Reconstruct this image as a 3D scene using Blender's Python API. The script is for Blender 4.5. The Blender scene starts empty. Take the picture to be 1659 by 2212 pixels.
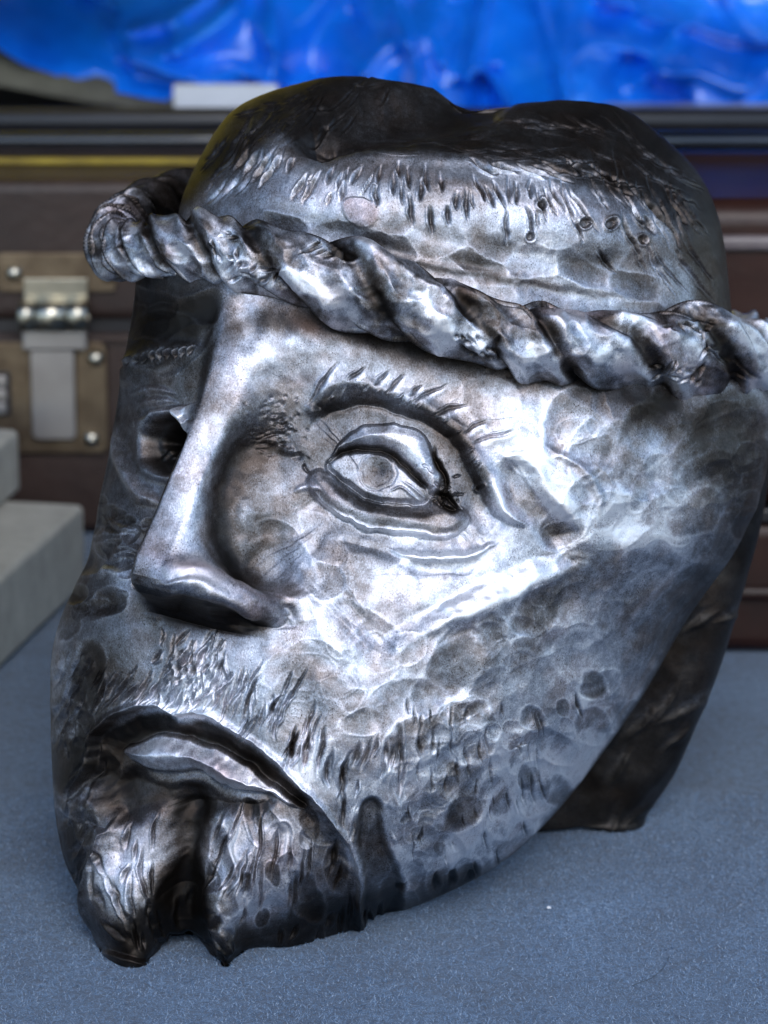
import bpy, math, numpy as np
from mathutils import Vector, Matrix
rng = np.random.RandomState(7)
C = bpy.context.scene.collection
sc = bpy.context.scene

# ------------------------------------------------------------------ camera
PITCH = math.radians(15.0)
DIST = 1.6
T = np.array([0.0, 0.0, 0.20])
bk = np.array([0.0, -math.cos(PITCH), math.sin(PITCH)])      # towards the camera
rt = np.array([1.0, 0.0, 0.0])
up = np.cross(bk, rt)
cam_pos = T + bk * DIST
cd = bpy.data.cameras.new('camera')
cam = bpy.data.objects.new('camera', cd)
C.objects.link(cam)
Rm = Matrix(((rt[0], up[0], bk[0]), (rt[1], up[1], bk[1]), (rt[2], up[2], bk[2])))
cam.matrix_world = Matrix.Translation(Vector(cam_pos)) @ Rm.to_4x4()
cd.sensor_fit = 'VERTICAL'; cd.sensor_height = 24.0
cd.lens = 24.0 * DIST / 0.5
cd.clip_start = 0.05; cd.clip_end = 200
cd.dof.use_dof = True
cd.dof.focus_distance = DIST - 0.07
cd.dof.aperture_fstop = 6.2
sc.camera = cam

# ------------------------------------------------------------------ light
SUN_EL, SUN_AZ = math.radians(42), math.radians(10)         # azimuth measured from -Y (behind the camera) to +X
w = bpy.data.worlds.new('World'); sc.world = w; w.use_nodes = True
nt = w.node_tree; nt.nodes.clear()
out = nt.nodes.new('ShaderNodeOutputWorld'); bg = nt.nodes.new('ShaderNodeBackground')
sky = nt.nodes.new('ShaderNodeTexSky'); sky.sky_type = 'NISHITA'; sky.sun_disc = False
sky.sun_elevation = SUN_EL; sky.sun_rotation = math.pi - SUN_AZ
sky.air_density = 1.0; sky.dust_density = 0.8; sky.ozone_density = 1.35
bg.inputs['Strength'].default_value = 0.15
nt.links.new(sky.outputs[0], bg.inputs[0]); nt.links.new(bg.outputs[0], out.inputs[0])
sd = bpy.data.lights.new('sun', 'SUN'); sd.energy = 0.65; sd.angle = math.radians(30); sd.color = (1, .98, .96)
sun = bpy.data.objects.new('sun', sd); C.objects.link(sun)
sdir = Vector((math.sin(SUN_AZ) * math.cos(SUN_EL), -math.cos(SUN_AZ) * math.cos(SUN_EL), math.sin(SUN_EL)))
sun.rotation_euler = sdir.to_track_quat('Z', 'Y').to_euler()
sun.location = sdir * 5
sc.view_settings.view_transform = 'Standard'; sc.view_settings.look = 'None'
sc.view_settings.exposure = 0.95; sc.view_settings.gamma = 1
sc.cycles.max_bounces = 6; sc.cycles.glossy_bounces = 4

# ------------------------------------------------------------------ frames
# the sculpture is modelled in its own rigid frame; 1 unit = U metres
U = 0.5 / 2212
ZC = DIST / U
FR = Matrix.Translation(Vector(T)) @ Rm.to_4x4() @ Matrix.Scale(U, 4)
def P(x, y, z):
    f = (ZC - z) / ZC
    return np.array([(x - 829.5) * f, (1106 - y) * f, z + 0 * f])
def proj(X, Y, Z):
    f = ZC / (ZC - Z)
    return X * f + 829.5, 1106 - Y * f
def Wp(x, y, z):                       # point in the world
    p = P(x, y, z) * U
    return T + rt * p[0] + up * p[1] + bk * p[2]
def on_y(x, y, wy):                    # world point seen at x,y lying on the vertical plane Y = wy
    d = rt * (x - 829.5) * U + up * (1106 - y) * U - bk * DIST
    return cam_pos + d * ((wy - cam_pos[1]) / d[1])
def on_table(x, y, h=0.0):
    d = rt * (x - 829.5) * U + up * (1106 - y) * U - bk * DIST
    return cam_pos + d * ((h - cam_pos[2]) / d[2])

def sstep(a, b, x):
    t = np.clip((x - a) / (b - a), 0, 1); return t * t * (3 - 2 * t)

# ------------------------------------------------------------------ splines
def spl(knots, t, periodic=False):
    """matrix that evaluates the interpolating cubic spline through values at knots"""
    k = np.asarray(knots, float); t = np.asarray(t, float)
    if periodic:                       # knots has n+1 entries, last = first + period
        n = len(k) - 1; h = np.diff(k)
        A = np.zeros((n, n)); B = np.zeros((n, n))
        for i in range(n):
            hm, hp = h[i - 1], h[i]
            A[i, (i - 1) % n] += hm; A[i, i] += 2 * (hm + hp); A[i, (i + 1) % n] += hp
            B[i, (i + 1) % n] += 6 / hp; B[i, i] -= 6 / hp + 6 / hm; B[i, (i - 1) % n] += 6 / hm
        S = np.linalg.solve(A, B)
        S = np.vstack([S, S[:1]]); I = np.vstack([np.eye(n), np.eye(n)[:1]])
    else:
        n = len(k); h = np.diff(k)
        A = np.zeros((n, n)); B = np.zeros((n, n)); A[0, 0] = A[-1, -1] = 1
        for i in range(1, n - 1):
            A[i, i - 1] = h[i - 1]; A[i, i] = 2 * (h[i - 1] + h[i]); A[i, i + 1] = h[i]
            B[i, i + 1] = 6 / h[i]; B[i, i] = -6 / h[i] - 6 / h[i - 1]; B[i, i - 1] = 6 / h[i - 1]
        S = np.linalg.solve(A, B); I = np.eye(n)
    j = np.clip(np.searchsorted(k, t, side='right') - 1, 0, len(k) - 2)
    hh = (k[j + 1] - k[j])[:, None]; a = (k[j + 1] - t)[:, None] / hh; b = 1 - a
    return a * I[j] + b * I[j + 1] + ((a ** 3 - a) * S[j] + (b ** 3 - b) * S[j + 1]) * hh ** 2 / 6

def curve(pts, n, periodic=False):
    p = np.array(pts, float)
    q = np.vstack([p, p[:1]]) if periodic else p
    k = np.concatenate([[0], np.cumsum(np.sqrt((np.diff(q, axis=0) ** 2).sum(1)))])
    return spl(k, np.linspace(0, k[-1], n, endpoint=not periodic), periodic) @ p

def loft(G, nr, colw, nc, rw=None):
    """G: rows x cols x 3 px control grid -> nr x nc x 3, columns periodic; colw: density per column gap"""
    G = np.array(G, float); R, K, _ = G.shape
    L = np.array([[P(*G[r, c]) for c in range(K)] for r in range(R)])
    ck = np.sqrt(((np.roll(L, -1, 1) - L) ** 2).sum(2)).mean(0); ck = np.concatenate([[0], np.cumsum(ck)])
    rk = np.sqrt((np.diff(L, axis=0) ** 2).sum(2)).mean(1); rk = np.concatenate([[0], np.cumsum(rk)])
    cw = np.concatenate([[0], np.cumsum(np.diff(ck) * colw)])
    tc = np.interp(np.linspace(0, cw[-1], nc, endpoint=False), cw, ck)
    rwt = np.ones(R - 1) if rw is None else np.array(rw, float)
    rc = np.concatenate([[0], np.cumsum(np.diff(rk) * rwt)])
    tr = np.interp(np.linspace(0, rc[-1], nr), rc, rk)
    MC = spl(ck, tc, True); MR = spl(rk, tr)
    out = np.einsum('ar,rkx,bk->abx', MR, L, MC)
    return out, np.interp(tc, ck, np.arange(K + 1.0)), np.interp(tr, rk, np.arange(R + 0.0))

def grid_normals(V, periodic=True):
    if periodic: du = np.roll(V, -1, 1) - np.roll(V, 1, 1)
    else: du = np.gradient(V, axis=1)
    dv = np.gradient(V, axis=0)
    n = np.cross(dv, du)
    l = np.sqrt((n ** 2).sum(2, keepdims=True)) + 1e-9
    return n / l

def blur(A, s):
    r = int(3 * s + 1); k = np.exp(-0.5 * (np.arange(-r, r + 1) / s) ** 2); k /= k.sum()
    for ax in (0, 1):
        A = np.moveaxis(A, ax, -1)
        pad = np.pad(A, [(0, 0)] * (A.ndim - 1) + [(r, r)], mode='edge')
        n = pad.shape[-1]; m = 1 << int(math.ceil(math.log2(n + 2 * r)))
        F = np.fft.irfft(np.fft.rfft(pad, m) * np.fft.rfft(k, m), m)[..., 2 * r:2 * r + A.shape[-1]]
        A = np.moveaxis(F, -1, ax)
    return A

# ------------------------------------------------------------------ relief maps: what hammer and chisel did, drawn at the sculpture's own scale
W_, H_ = 1760, 2230
YY, XX = np.mgrid[0:H_, 0:W_].astype(np.float32)
def box(x0, y0, x1, y1):
    return slice(max(int(y0), 0), min(int(y1) + 1, H_)), slice(max(int(x0), 0), min(int(x1) + 1, W_))
def pl_dist(pts, pad):
    p = np.array(pts, float)
    s = box(p[:, 0].min() - pad, p[:, 1].min() - pad, p[:, 0].max() + pad, p[:, 1].max() + pad)
    x, y = XX[s], YY[s]; best = np.full(x.shape, 1e9); tt = np.zeros(x.shape)
    side = np.zeros(x.shape)
    L = np.concatenate([[0], np.cumsum(np.sqrt((np.diff(p, axis=0) ** 2).sum(1)))])
    for i in range(len(p) - 1):
        d = p[i + 1] - p[i]; l2 = (d ** 2).sum() + 1e-9
        t = np.clip(((x - p[i, 0]) * d[0] + (y - p[i, 1]) * d[1]) / l2, 0, 1)
        ex, ey = x - p[i, 0] - t * d[0], y - p[i, 1] - t * d[1]
        q = np.sqrt(ex ** 2 + ey ** 2); m = q < best
        best = np.where(m, q, best); tt = np.where(m, (L[i] + t * math.sqrt(l2)) / L[-1], tt)
        side = np.where(m, np.sign(d[0] * ey - d[1] * ex), side)      # + = right hand of travel (below when going right)
    return s, best, tt, side
def dens(pts, n=24): return curve(pts, n)
def stroke(A, pts, w, amp, taper=0.15, smooth=True, prof='g'):
    if smooth and len(pts) > 2: pts = dens(pts)
    s, d, t, sd_ = pl_dist(pts, w * 3)
    e = np.clip(np.minimum(t, 1 - t) / max(taper, 1e-3), 0, 1) if taper > 0 else 1
    if prof == 'g': v = np.exp(-0.5 * (d / (w * (0.35 + 0.65 * e))) ** 2 * 2) * e
    else: v = np.clip(1 - (d / (w * (0.2 + 0.8 * e))) ** 2, 0, 1) * e
    A[s] += amp * v
def stepline(A, pts, w_sharp, w_soft, amp, flip=1, taper=0.2):
    """one-sided step: zero on one side, amp just past the line, fading over w_soft"""
    pts = dens(pts, 40); s, d, t, sd_ = pl_dist(pts, w_soft * 2.2)
    e = np.clip(np.minimum(t, 1 - t) / taper, 0, 1); e = e * e * (3 - 2 * e)
    sg = d * sd_ * flip
    v = sstep(-w_sharp, w_sharp, sg) * np.exp(-0.5 * (np.maximum(sg, 0) / w_soft) ** 2)
    A[s] += amp * v * e
def poly(pts, pad, smooth=60):
    p = curve(pts, smooth, True) if smooth else np.array(pts, float)
    s, d, t, _ = pl_dist(np.vstack([p, p[:1]]), pad)
    x, y = XX[s], YY[s]; ins = np.zeros(x.shape, bool)
    for i in range(len(p)):
        a, b = p[i], p[(i + 1) % len(p)]
        c = (a[1] > y) != (b[1] > y)
        ins ^= c & (x < (b[0] - a[0]) * (y - a[1]) / (b[1] - a[1] + 1e-9) + a[0])
    return s, np.where(ins, d, -d)
def gauss(A, cx, cy, sx, sy, amp, ang=0):
    r = 3.2 * max(sx, sy); s = box(cx - r, cy - r, cx + r, cy + r)
    a = math.radians(ang); x, y = XX[s] - cx, YY[s] - cy
    u, v = x * math.cos(a) + y * math.sin(a), -x * math.sin(a) + y * math.cos(a)
    A[s] += amp * np.exp(-0.5 * ((u / sx) ** 2 + (v / sy) ** 2))
def noise(cell, seed, oct=3):
    r = np.random.RandomState(seed); out = np.zeros((H_, W_), np.float32); a = 1; tot = 0
    for o in range(oct):
        n0, n1 = int(H_ / cell) + 4, int(W_ / cell) + 4
        g = r.rand(n0, n1).astype(np.float32)
        ty = np.arange(H_) / cell; tx = np.arange(W_) / cell
        iy, ix = ty.astype(int), tx.astype(int); fy, fx = ty - iy, tx - ix
        fy = (fy * fy * (3 - 2 * fy))[:, None]; fx = (fx * fx * (3 - 2 * fx))[None]
        q = lambda a_, b_: g[np.ix_(iy + a_, ix + b_)]
        out += a * ((q(0, 0) * (1 - fx) + q(0, 1) * fx) * (1 - fy) + (q(1, 0) * (1 - fx) + q(1, 1) * fx) * fy)
        tot += a; a *= 0.5; cell = max(cell / 2, 2)
    return out / tot - 0.5
def cells(cell, seed, ang=0, stretch=1.0, warp=0.0):
    """hammer dimples: distance to the nearest blow, in cell units, second minus first, and an id"""
    a = math.radians(ang); st = 2
    x, y = XX[::st, ::st], YY[::st, ::st]
    if warp:
        x = x + warp * noise(90, seed + 5, 2)[::st, ::st]; y = y + warp * noise(90, seed + 6, 2)[::st, ::st]
    u = (x * math.cos(a) + y * math.sin(a)) / (cell * stretch) + 60; v = (-x * math.sin(a) + y * math.cos(a)) / cell + 60
    r = np.random.RandomState(seed); N = 128
    jx, jy, idv = r.rand(N, N), r.rand(N, N), r.rand(N, N)
    iu, iv = np.floor(u).astype(int), np.floor(v).astype(int)
    f1 = np.full(u.shape, 9.0); f2 = np.full(u.shape, 9.0); idd = np.zeros(u.shape)
    for du in (-1, 0, 1):
        for dv in (-1, 0, 1):
            cu, cv = iu + du, iv + dv; k = (cu % N, cv % N)
            d = np.sqrt((cu + 0.1 + 0.8 * jx[k] - u) ** 2 + (cv + 0.1 + 0.8 * jy[k] - v) ** 2)
            m = d < f1; f2 = np.where(m, f1, np.minimum(f2, d)); idd = np.where(m, idv[k], idd); f1 = np.where(m, d, f1)
    up2 = lambda q: np.repeat(np.repeat(q, st, 0), st, 1)[:H_, :W_].astype(np.float32)
    return up2(f1), up2(f2), up2(idd)
def zone(pts, soft):
    """soft mask of a region"""
    A = np.zeros((H_, W_), np.float32); s, d = poly(pts, soft * 1.5, 0)
    A[s] = sstep(-soft, soft, d); return A
WV = [noise(46, 301, 2) * 11, noise(46, 302, 2) * 11, noise(14, 303, 1) * 3.5, noise(14, 304, 1) * 3.5]
def waver(px, py): return px + sample(WV[0], px, py) + sample(WV[2], px, py), py + sample(WV[1], px, py) + sample(WV[3], px, py)
def sample(A, px, py):
    x = np.clip(px, 0, W_ - 1.01); y = np.clip(py, 0, H_ - 1.01)
    ix, iy = x.astype(int), y.astype(int); fx, fy = x - ix, y - iy
    return (A[iy, ix] * (1 - fx) + A[iy, ix + 1] * fx) * (1 - fy) + (A[iy + 1, ix] * (1 - fx) + A[iy + 1, ix + 1] * fx) * fy
def gouges(A, Cm, items, depth=7, rim=2.5, dark=.5):
    """chisel cuts with a raised burr beside them: items (x0,y0,x1,y1,width)"""
    for (x0, y0, x1, y1, wd) in items:
        dx, dy = x1 - x0, y1 - y0; L = math.hypot(dx, dy) + 1e-6; nx, ny = -dy / L, dx / L
        mid = ((x0 + x1) / 2 + nx * L * .04, (y0 + y1) / 2 + ny * L * .04)
        pts = [(x0, y0), mid, (x1, y1)]
        stroke(A, pts, wd, -depth, .4, False)
        stroke(A, [(a + nx * wd * 1.5, b + ny * wd * 1.5) for a, b in pts], wd * .7, rim, .4, False)
        if dark: stroke(Cm, pts, wd, -dark, .4, False)
def scatter(reg, n, L, wd, angf, seed, jit=8):
    """gouges spread through a polygon; angf(x,y) gives the direction in degrees"""
    r = np.random.RandomState(seed); p = np.array(reg, float); out = []
    lo, hi = p.min(0), p.max(0); tries = 0
    while len(out) < n and tries < n * 30:
        tries += 1; x, y = lo + r.rand(2) * (hi - lo); ins = False
        for i in range(len(p)):
            a, b = p[i], p[(i + 1) % len(p)]
            if (a[1] > y) != (b[1] > y) and x < (b[0] - a[0]) * (y - a[1]) / (b[1] - a[1]) + a[0]: ins = not ins
        if not ins: continue
        if any(abs(x - q[5]) < wd * 2.2 and abs(y - q[6]) < L * .55 for q in out): continue
        a = math.radians(angf(x, y) + r.randn() * jit); l = L * (.6 + .8 * r.rand()) / 2
        out.append((x - math.cos(a) * l, y - math.sin(a) * l, x + math.cos(a) * l, y + math.sin(a) * l, wd * (.7 + .6 * r.rand()), x, y))
    return [o[:5] for o in out]

# ------------------------------------------------------------------ object helpers
def prop(o, label=None, cat=None, group=None, kind=None):
    for k, v in (('label', label), ('category', cat), ('group', group), ('kind', kind)):
        if v: o[k] = v
    return o
def empty(name, loc, label, cat, rz=0, group=None):
    o = bpy.data.objects.new(name, None); o.empty_display_size = .02; C.objects.link(o)
    o.location = loc; o.rotation_euler = (0, 0, rz); return prop(o, label, cat, group)
bpy.context.view_layer.update()
def link(name, me, mat, parent=None):
    o = bpy.data.objects.new(name, me); C.objects.link(o)
    if mat: me.materials.append(mat)
    if parent is not None: o.parent = parent
    return o
def quads_mesh(name, V, F, attrs=None, normals=None):
    me = bpy.data.meshes.new(name)
    me.vertices.add(len(V)); me.vertices.foreach_set('co', np.ascontiguousarray(V, np.float32).ravel())
    me.loops.add(F.size); me.loops.foreach_set('vertex_index', np.ascontiguousarray(F, np.int32).ravel())
    me.polygons.add(len(F)); me.polygons.foreach_set('loop_start', np.arange(0, F.size, F.shape[1], dtype=np.int32))
    me.polygons.foreach_set('loop_total', np.full(len(F), F.shape[1], np.int32))
    me.polygons.foreach_set('use_smooth', np.ones(len(F), bool))
    me.update(calc_edges=True)
    for k, a in (attrs or {}).items():
        at = me.attributes.new(k, 'FLOAT', 'POINT'); at.data.foreach_set('value', np.ascontiguousarray(a, np.float32).ravel())
    if normals is not None: me.normals_split_custom_set_from_vertices(normals.astype(np.float32))
    return me
def grid_faces(nr, nc, periodic=True):
    i = np.arange(nr - 1)[:, None]; j = np.arange(nc if periodic else nc - 1)[None]
    a = i * nc + j; b = i * nc + (j + 1) % nc
    return np.stack([a, a + nc, b + nc, b], -1)          # nr-1 x nc x 4
def sub_mesh(name, V, F, attrs, N, mask, mat, parent):
    f = F[mask]; used, inv = np.unique(f, return_inverse=True)
    me = quads_mesh(name, V[used], inv.reshape(f.shape), {k: a[used] for k, a in attrs.items()}, N[used])
    return link(name, me, mat, parent)
def bm_obj(name, V, F, mat, parent=None, smooth=False, bevel=0, seg=2, loc=None):
    me = bpy.data.meshes.new(name); me.from_pydata([tuple(v) for v in V], [], [tuple(f) for f in F]); me.update()
    if smooth: me.polygons.foreach_set('use_smooth', [True] * len(me.polygons))
    o = link(name, me, mat, parent)
    if bevel:
        m = o.modifiers.new('bevel', 'BEVEL'); m.width = bevel; m.segments = seg; m.limit_method = 'ANGLE'; m.angle_limit = .6
        me.polygons.foreach_set('use_smooth', [True] * len(me.polygons))
        w_ = o.modifiers.new('wn', 'WEIGHTED_NORMAL'); w_.keep_sharp = True
    return o
def box_vf(c, s):
    (x, y, z), (a, b, d) = c, (s[0] / 2, s[1] / 2, s[2] / 2)
    V = [(x + i * a, y + j * b, z + k * d) for i in (-1, 1) for j in (-1, 1) for k in (-1, 1)]
    return V, [(0, 1, 3, 2), (4, 6, 7, 5), (0, 4, 5, 1), (2, 3, 7, 6), (0, 2, 6, 4), (1, 5, 7, 3)]

# ------------------------------------------------------------------ materials
def mat_new(name):
    m = bpy.data.materials.new(name); m.use_nodes = True; n = m.node_tree.nodes; n.clear()
    o = n.new('ShaderNodeOutputMaterial'); b = n.new('ShaderNodeBsdfPrincipled')
    m.node_tree.links.new(b.outputs[0], o.inputs[0]); return m, m.node_tree, b
class NT:
    def __init__(s, nt): s.nt = nt
    def n(s, t, **k):
        x = s.nt.nodes.new(t)
        for a, v in k.items():
            if a.startswith('i_'):
                key = a[2:]; key = int(key) if key.isdigit() else key.replace('_', ' ')
                x.inputs[key].default_value = v
            else: setattr(x, a, v)
        return x
    def l(s, a, b): s.nt.links.new(a, b)
    def math(s, op, a, b=None, c=None, clamp=False):
        x = s.n('ShaderNodeMath', operation=op, use_clamp=clamp)
        for i, v in enumerate((a, b, c)):
            if v is None: continue
            if hasattr(v, 'is_output'): s.l(v, x.inputs[i])
            else: x.inputs[i].default_value = v
        return x.outputs[0]
    def noise(s, co, scale, detail=4, rough=.5, dist=0):
        x = s.n('ShaderNodeTexNoise'); x.inputs['Scale'].default_value = scale; x.inputs['Detail'].default_value = detail
        x.inputs['Roughness'].default_value = rough; x.inputs['Distortion'].default_value = dist
        s.l(co, x.inputs['Vector']); return x.outputs['Fac']
    def ramp(s, f, stops):
        x = s.n('ShaderNodeValToRGB'); r = x.color_ramp
        while len(r.elements) < len(stops): r.elements.new(.5)
        for e, (p, c) in zip(r.elements, stops): e.position = p; e.color = (*c, 1) if len(c) == 3 else c
        s.l(f, x.inputs[0]); return x.outputs[0]
    def mix(s, f, a, b, mode='MIX'):
        x = s.n('ShaderNodeMix', data_type='RGBA', blend_type=mode)
        for sock, v in ((x.inputs[0], f), (x.inputs[6], a), (x.inputs[7], b)):
            if hasattr(v, 'is_output'): s.l(v, sock)
            else: sock.default_value = v if not isinstance(v, tuple) else (*v, 1)
        return x.outputs[2]
    def bump(s, h, strength, dist, normal=None):
        x = s.n('ShaderNodeBump'); x.inputs['Strength'].default_value = strength; x.inputs['Distance'].default_value = dist
        s.l(h, x.inputs['Height'])
        if normal is not None: s.l(normal, x.inputs['Normal'])
        return x.outputs[0]

def steel_material(name='hammered_steel', bright=(.80, .82, .87)):
    m, nt_, b = mat_new(name); q = NT(nt_)
    sc_ = q.n('ShaderNodeMapping'); sc_.inputs['Scale'].default_value = (1 / U,) * 3
    q.l(q.n('ShaderNodeTexCoord').outputs['Object'], sc_.inputs[0]); co = sc_.outputs[0]
    at = q.n('ShaderNodeAttribute', attribute_name='patina_shade').outputs['Fac']  # steel patina plus the light and shade painted into it
    ru = q.n('ShaderNodeAttribute', attribute_name='rust').outputs['Fac']
    n1 = q.noise(co, .05, 6, .62); n2 = q.noise(co, .22, 4, .65); n3 = q.noise(co, .012, 4, .55); n4 = q.noise(co, .6, 2, .6)
    # fine brushing, stretched noise
    mp = q.n('ShaderNodeMapping'); mp.inputs['Scale'].default_value = (.35, .03, .2); mp.inputs['Rotation'].default_value = (0, 0, .9)
    q.l(co, mp.inputs[0]); br = q.noise(mp.outputs[0], 1.2, 3, .6)
    sp = q.math('ADD', q.math('MULTIPLY', q.math('SUBTRACT', n1, .5), .5), q.math('MULTIPLY', q.math('SUBTRACT', n2, .5), .45))
    sp = q.math('ADD', sp, q.math('MULTIPLY', q.math('SUBTRACT', n4, .5), .35))
    sp = q.math('ADD', sp, q.math('MULTIPLY', q.math('SUBTRACT', br, .5), .5))
    pz = q.math('MULTIPLY', q.math('GREATER_THAN', q.noise(co, .30, 3, .7), .60), q.ramp(q.noise(co, .018, 3, .6), [(.48, (0, 0, 0)), (.60, (1, 1, 1))]))
    sp = q.math('SUBTRACT', sp, q.math('MULTIPLY', pz, .45))
    # speckle is strongest where the patina is half worn through
    am = q.math('MULTIPLY', at, q.math('SUBTRACT', 1.15, at)); am = q.math('MULTIPLY', am, 4.0, clamp=True)
    f = q.math('ADD', at, q.math('MULTIPLY', sp, q.math('ADD', .10, q.math('MULTIPLY', am, .80))), clamp=True)
    col = q.ramp(f, [(0.0, (.022, .019, .017)), (.3, (.075, .069, .068)), (.55, (.19, .195, .215)), (.8, (.43, .46, .53)), (1.0, bright)])
    warm = q.ramp(n3, [(.44, (0, 0, 0)), (.64, (1, 1, 1))])
    col = q.mix(q.math('MULTIPLY', warm, .42), col, (.42, .28, .18), 'OVERLAY')
    col = q.mix(q.math('MULTIPLY', ru, .5), col, (.60, .36, .33), 'MULTIPLY')
    q.l(col, b.inputs['Base Color'])
    b.inputs['Metallic'].default_value = .92
    q.l(q.math('ADD', q.math('MULTIPLY', f, .05), q.math('ADD', .39, q.math('MULTIPLY', n2, .12))), b.inputs['Roughness'])
    mi = q.math('ADD', q.math('MULTIPLY', n2, .6), q.math('ADD', q.math('MULTIPLY', n4, .3), q.math('MULTIPLY', br, .5)))
    nb = q.bump(mi, .22, .0006)
    q.l(q.bump(n1, .20, .0010, nb), b.inputs['Normal'])
    return m
STEEL = steel_material()

# ================================================================== THE SCULPTURE
ROOT = np.array([0.03, 0.02, 0.0])
head = empty('sculpted_head', ROOT, 'large hammered steel head of a bearded man with a twisted band, tilted on the felt', 'sculpture')
def to_world(V):
    w_ = (V * U) @ np.stack([rt, up, bk]) + T - ROOT
    w_[..., 2] = np.maximum(w_[..., 2], .0006)                 # rests on the felt
    return w_
NDIR = lambda N: N @ np.stack([rt, up, bk])

# ---- face: control cage (px x, px y, depth)
ys = [540, 620, 700, 800, 900, 1000, 1100, 1200, 1300, 1400, 1500, 1600, 1700, 1800, 1880, 1950, 2005, 2045]
XL = np.interp(ys, [540, 640, 740, 850, 950, 1030, 1160, 1220, 1290, 1370, 1500, 1650, 1720, 1830, 1890, 1950, 2010, 2045], [300, 290, 275, 255, 240, 225, 197, 188, 150, 116, 108, 111, 116, 128, 150, 184, 212, 238])
XC = np.interp(ys, [540, 680, 800, 950, 1100, 1250, 1400, 1550, 1700, 1850, 2045], [520, 505, 490, 470, 440, 400, 375, 365, 372, 385, 400])
XR = np.interp(ys, [540, 650, 800, 1000, 1150, 1250, 1330, 1480, 1640, 1750, 1850, 1920, 1960, 2005, 2045], [1650, 1665, 1668, 1655, 1610, 1545, 1482, 1400, 1290, 1205, 1105, 990, 890, 800, 740])
ZL = np.interp(ys, [540, 900, 1300, 1700, 2045], [-60, -40, -60, -60, 20])
ZM = np.interp(ys, [540, 700, 1000, 1400, 1700, 1850, 1950, 2045], [250, 265, 265, 275, 255, 225, 190, 140])    # centre line
ZQ = np.interp(ys, [540, 700, 900, 1200, 1400, 1600, 1750, 1880, 1950, 2005, 2045], [240, 265, 290, 322, 342, 345, 322, 255, 190, 125, 88])  # cheek front
ZR = np.interp(ys, [540, 1000, 1400, 1700, 1900, 2045], [-330, -330, -330, -300, -200, -130])
G = []
for y, xl, xc, xr, zl, zm, zq, zr in zip(ys, XL, XC, XR, ZL, ZM, ZQ, ZR):
    d = xr - xc; k = 1 - sstep(1750, 2045, y) * .25
    back = min(1, max(.25, (xr - xl) / 1400))
    G.append([(xl, y, zl), (xl + .30 * (xc - xl), y, zl + .66 * (zm - zl)), (xc, y, zm), (xc + .17 * d, y, zm + .55 * (zq - zm) + 15), (xc + .40 * d, y, zq),
              (xc + .65 * d, y, zq - .09 * (zq - zr)), (xc + .87 * d, y, zq - .36 * (zq - zr)), (xr, y, zr),
              (xr - .22 * d * .8, y - 10, zr - 330 * back * k), (xc + .15 * d, y - 20, zr - 430 * back * k), (xl + .35 * (xc - xl), y - 10, zl - 330 * back * k)])
for g in G:
    for k, (x_, y_, z_) in enumerate(g):
        tl = np.interp(x_, [250, 560, 800, 1040, 1290, 1650], [0, 25, 85, 165, 205, 225])
        g[k] = (x_, y_ + tl * (1 - sstep(540, 980, y_)), z_)
# closing rings underneath
cen = np.array(G[-1]).mean(0)
for k_, dy in ((.6, 6), (.12, -15)):
    g = np.array(G[-1 if k_ == .6 else -2]); g2 = cen + (np.array(G[len(ys) - 1]) - cen) * k_; g2[:, 1] = np.array(G[len(ys) - 1])[:, 1] + dy; G.append(g2.tolist())
NRF, NCF = 1120, 900
colw = [1, 1.3, 1.25, 1.15, 1.1, 1.0, .8, .15, .12, .15, .35]
V, uc, vr = loft(G, NRF, colw, NCF, [1] * (len(ys) - 1) + [.35, .2])
front = (uc <= 7.6)[None, :] | (uc[None, :] > 10.6)

bx, by = proj(V[..., 0], V[..., 1], V[..., 2])
xcv = np.interp(by, ys, XC)
dx = bx - xcv
isfront = ((uc < 6.5)[None, :]) * 1.0
# nose, pushed out of the face plate
nby = by - .22 * np.clip(dx, -60, 220)
A_n = np.interp(nby, [660, 740, 820, 900, 980, 1060, 1140, 1195, 1235, 1258, 1276, 1290, 1304, 1318, 1336], [0, 14, 40, 70, 100, 130, 156, 172, 174, 162, 138, 106, 64, 26, 0])
wn = np.interp(by, [700, 850, 1000, 1150, 1250, 1320], [60, 80, 105, 135, 165, 180])
flat = np.interp(by, [700, 850, 1000, 1150, 1280], [60, 52, 48, 46, 55])
Wn = np.where(dx > 0, 1 - sstep(flat, flat + wn, dx), 1 - sstep(10, np.interp(by, [700, 1000, 1300], [60, 85, 105]), -dx))
Wn = Wn * isfront
nd = np.array([-.52, -.02, .85]); nd /= np.sqrt((nd ** 2).sum())
V = V + (A_n * Wn)[..., None] * nd
# nostril wing
wing = 62 * np.exp(-.5 * (((dx - 160) / 55) ** 2 + ((nby - 1256) / 36) ** 2)) * isfront * (1 - sstep(1288, 1306, nby))
V = V + wing[..., None] * np.array([-.15, 0, .98])
# beard points at the very bottom
wrow = sstep(1960, 2040, by)
tips = 58 * np.exp(-.5 * ((bx - 490) / 24) ** 2) + 46 * np.exp(-.5 * ((bx - 285) / 42) ** 2) - 14 * np.exp(-.5 * ((bx - 395) / 32) ** 2) + 8 * sstep(540, 640, bx) + 14 * np.exp(-.5 * ((bx - 640) / 50) ** 2)
V[..., 1] -= tips * wrow * ((uc < 7) | (uc > 10.5))[None]
V[..., 2] += (np.exp(-.5 * ((bx - 490) / 34) ** 2) * 58 + np.exp(-.5 * ((bx - 275) / 55) ** 2) * 60 - 50 * np.exp(-.5 * ((bx - 400) / 40) ** 2)) * sstep(1850, 2030, by) * isfront

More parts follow.
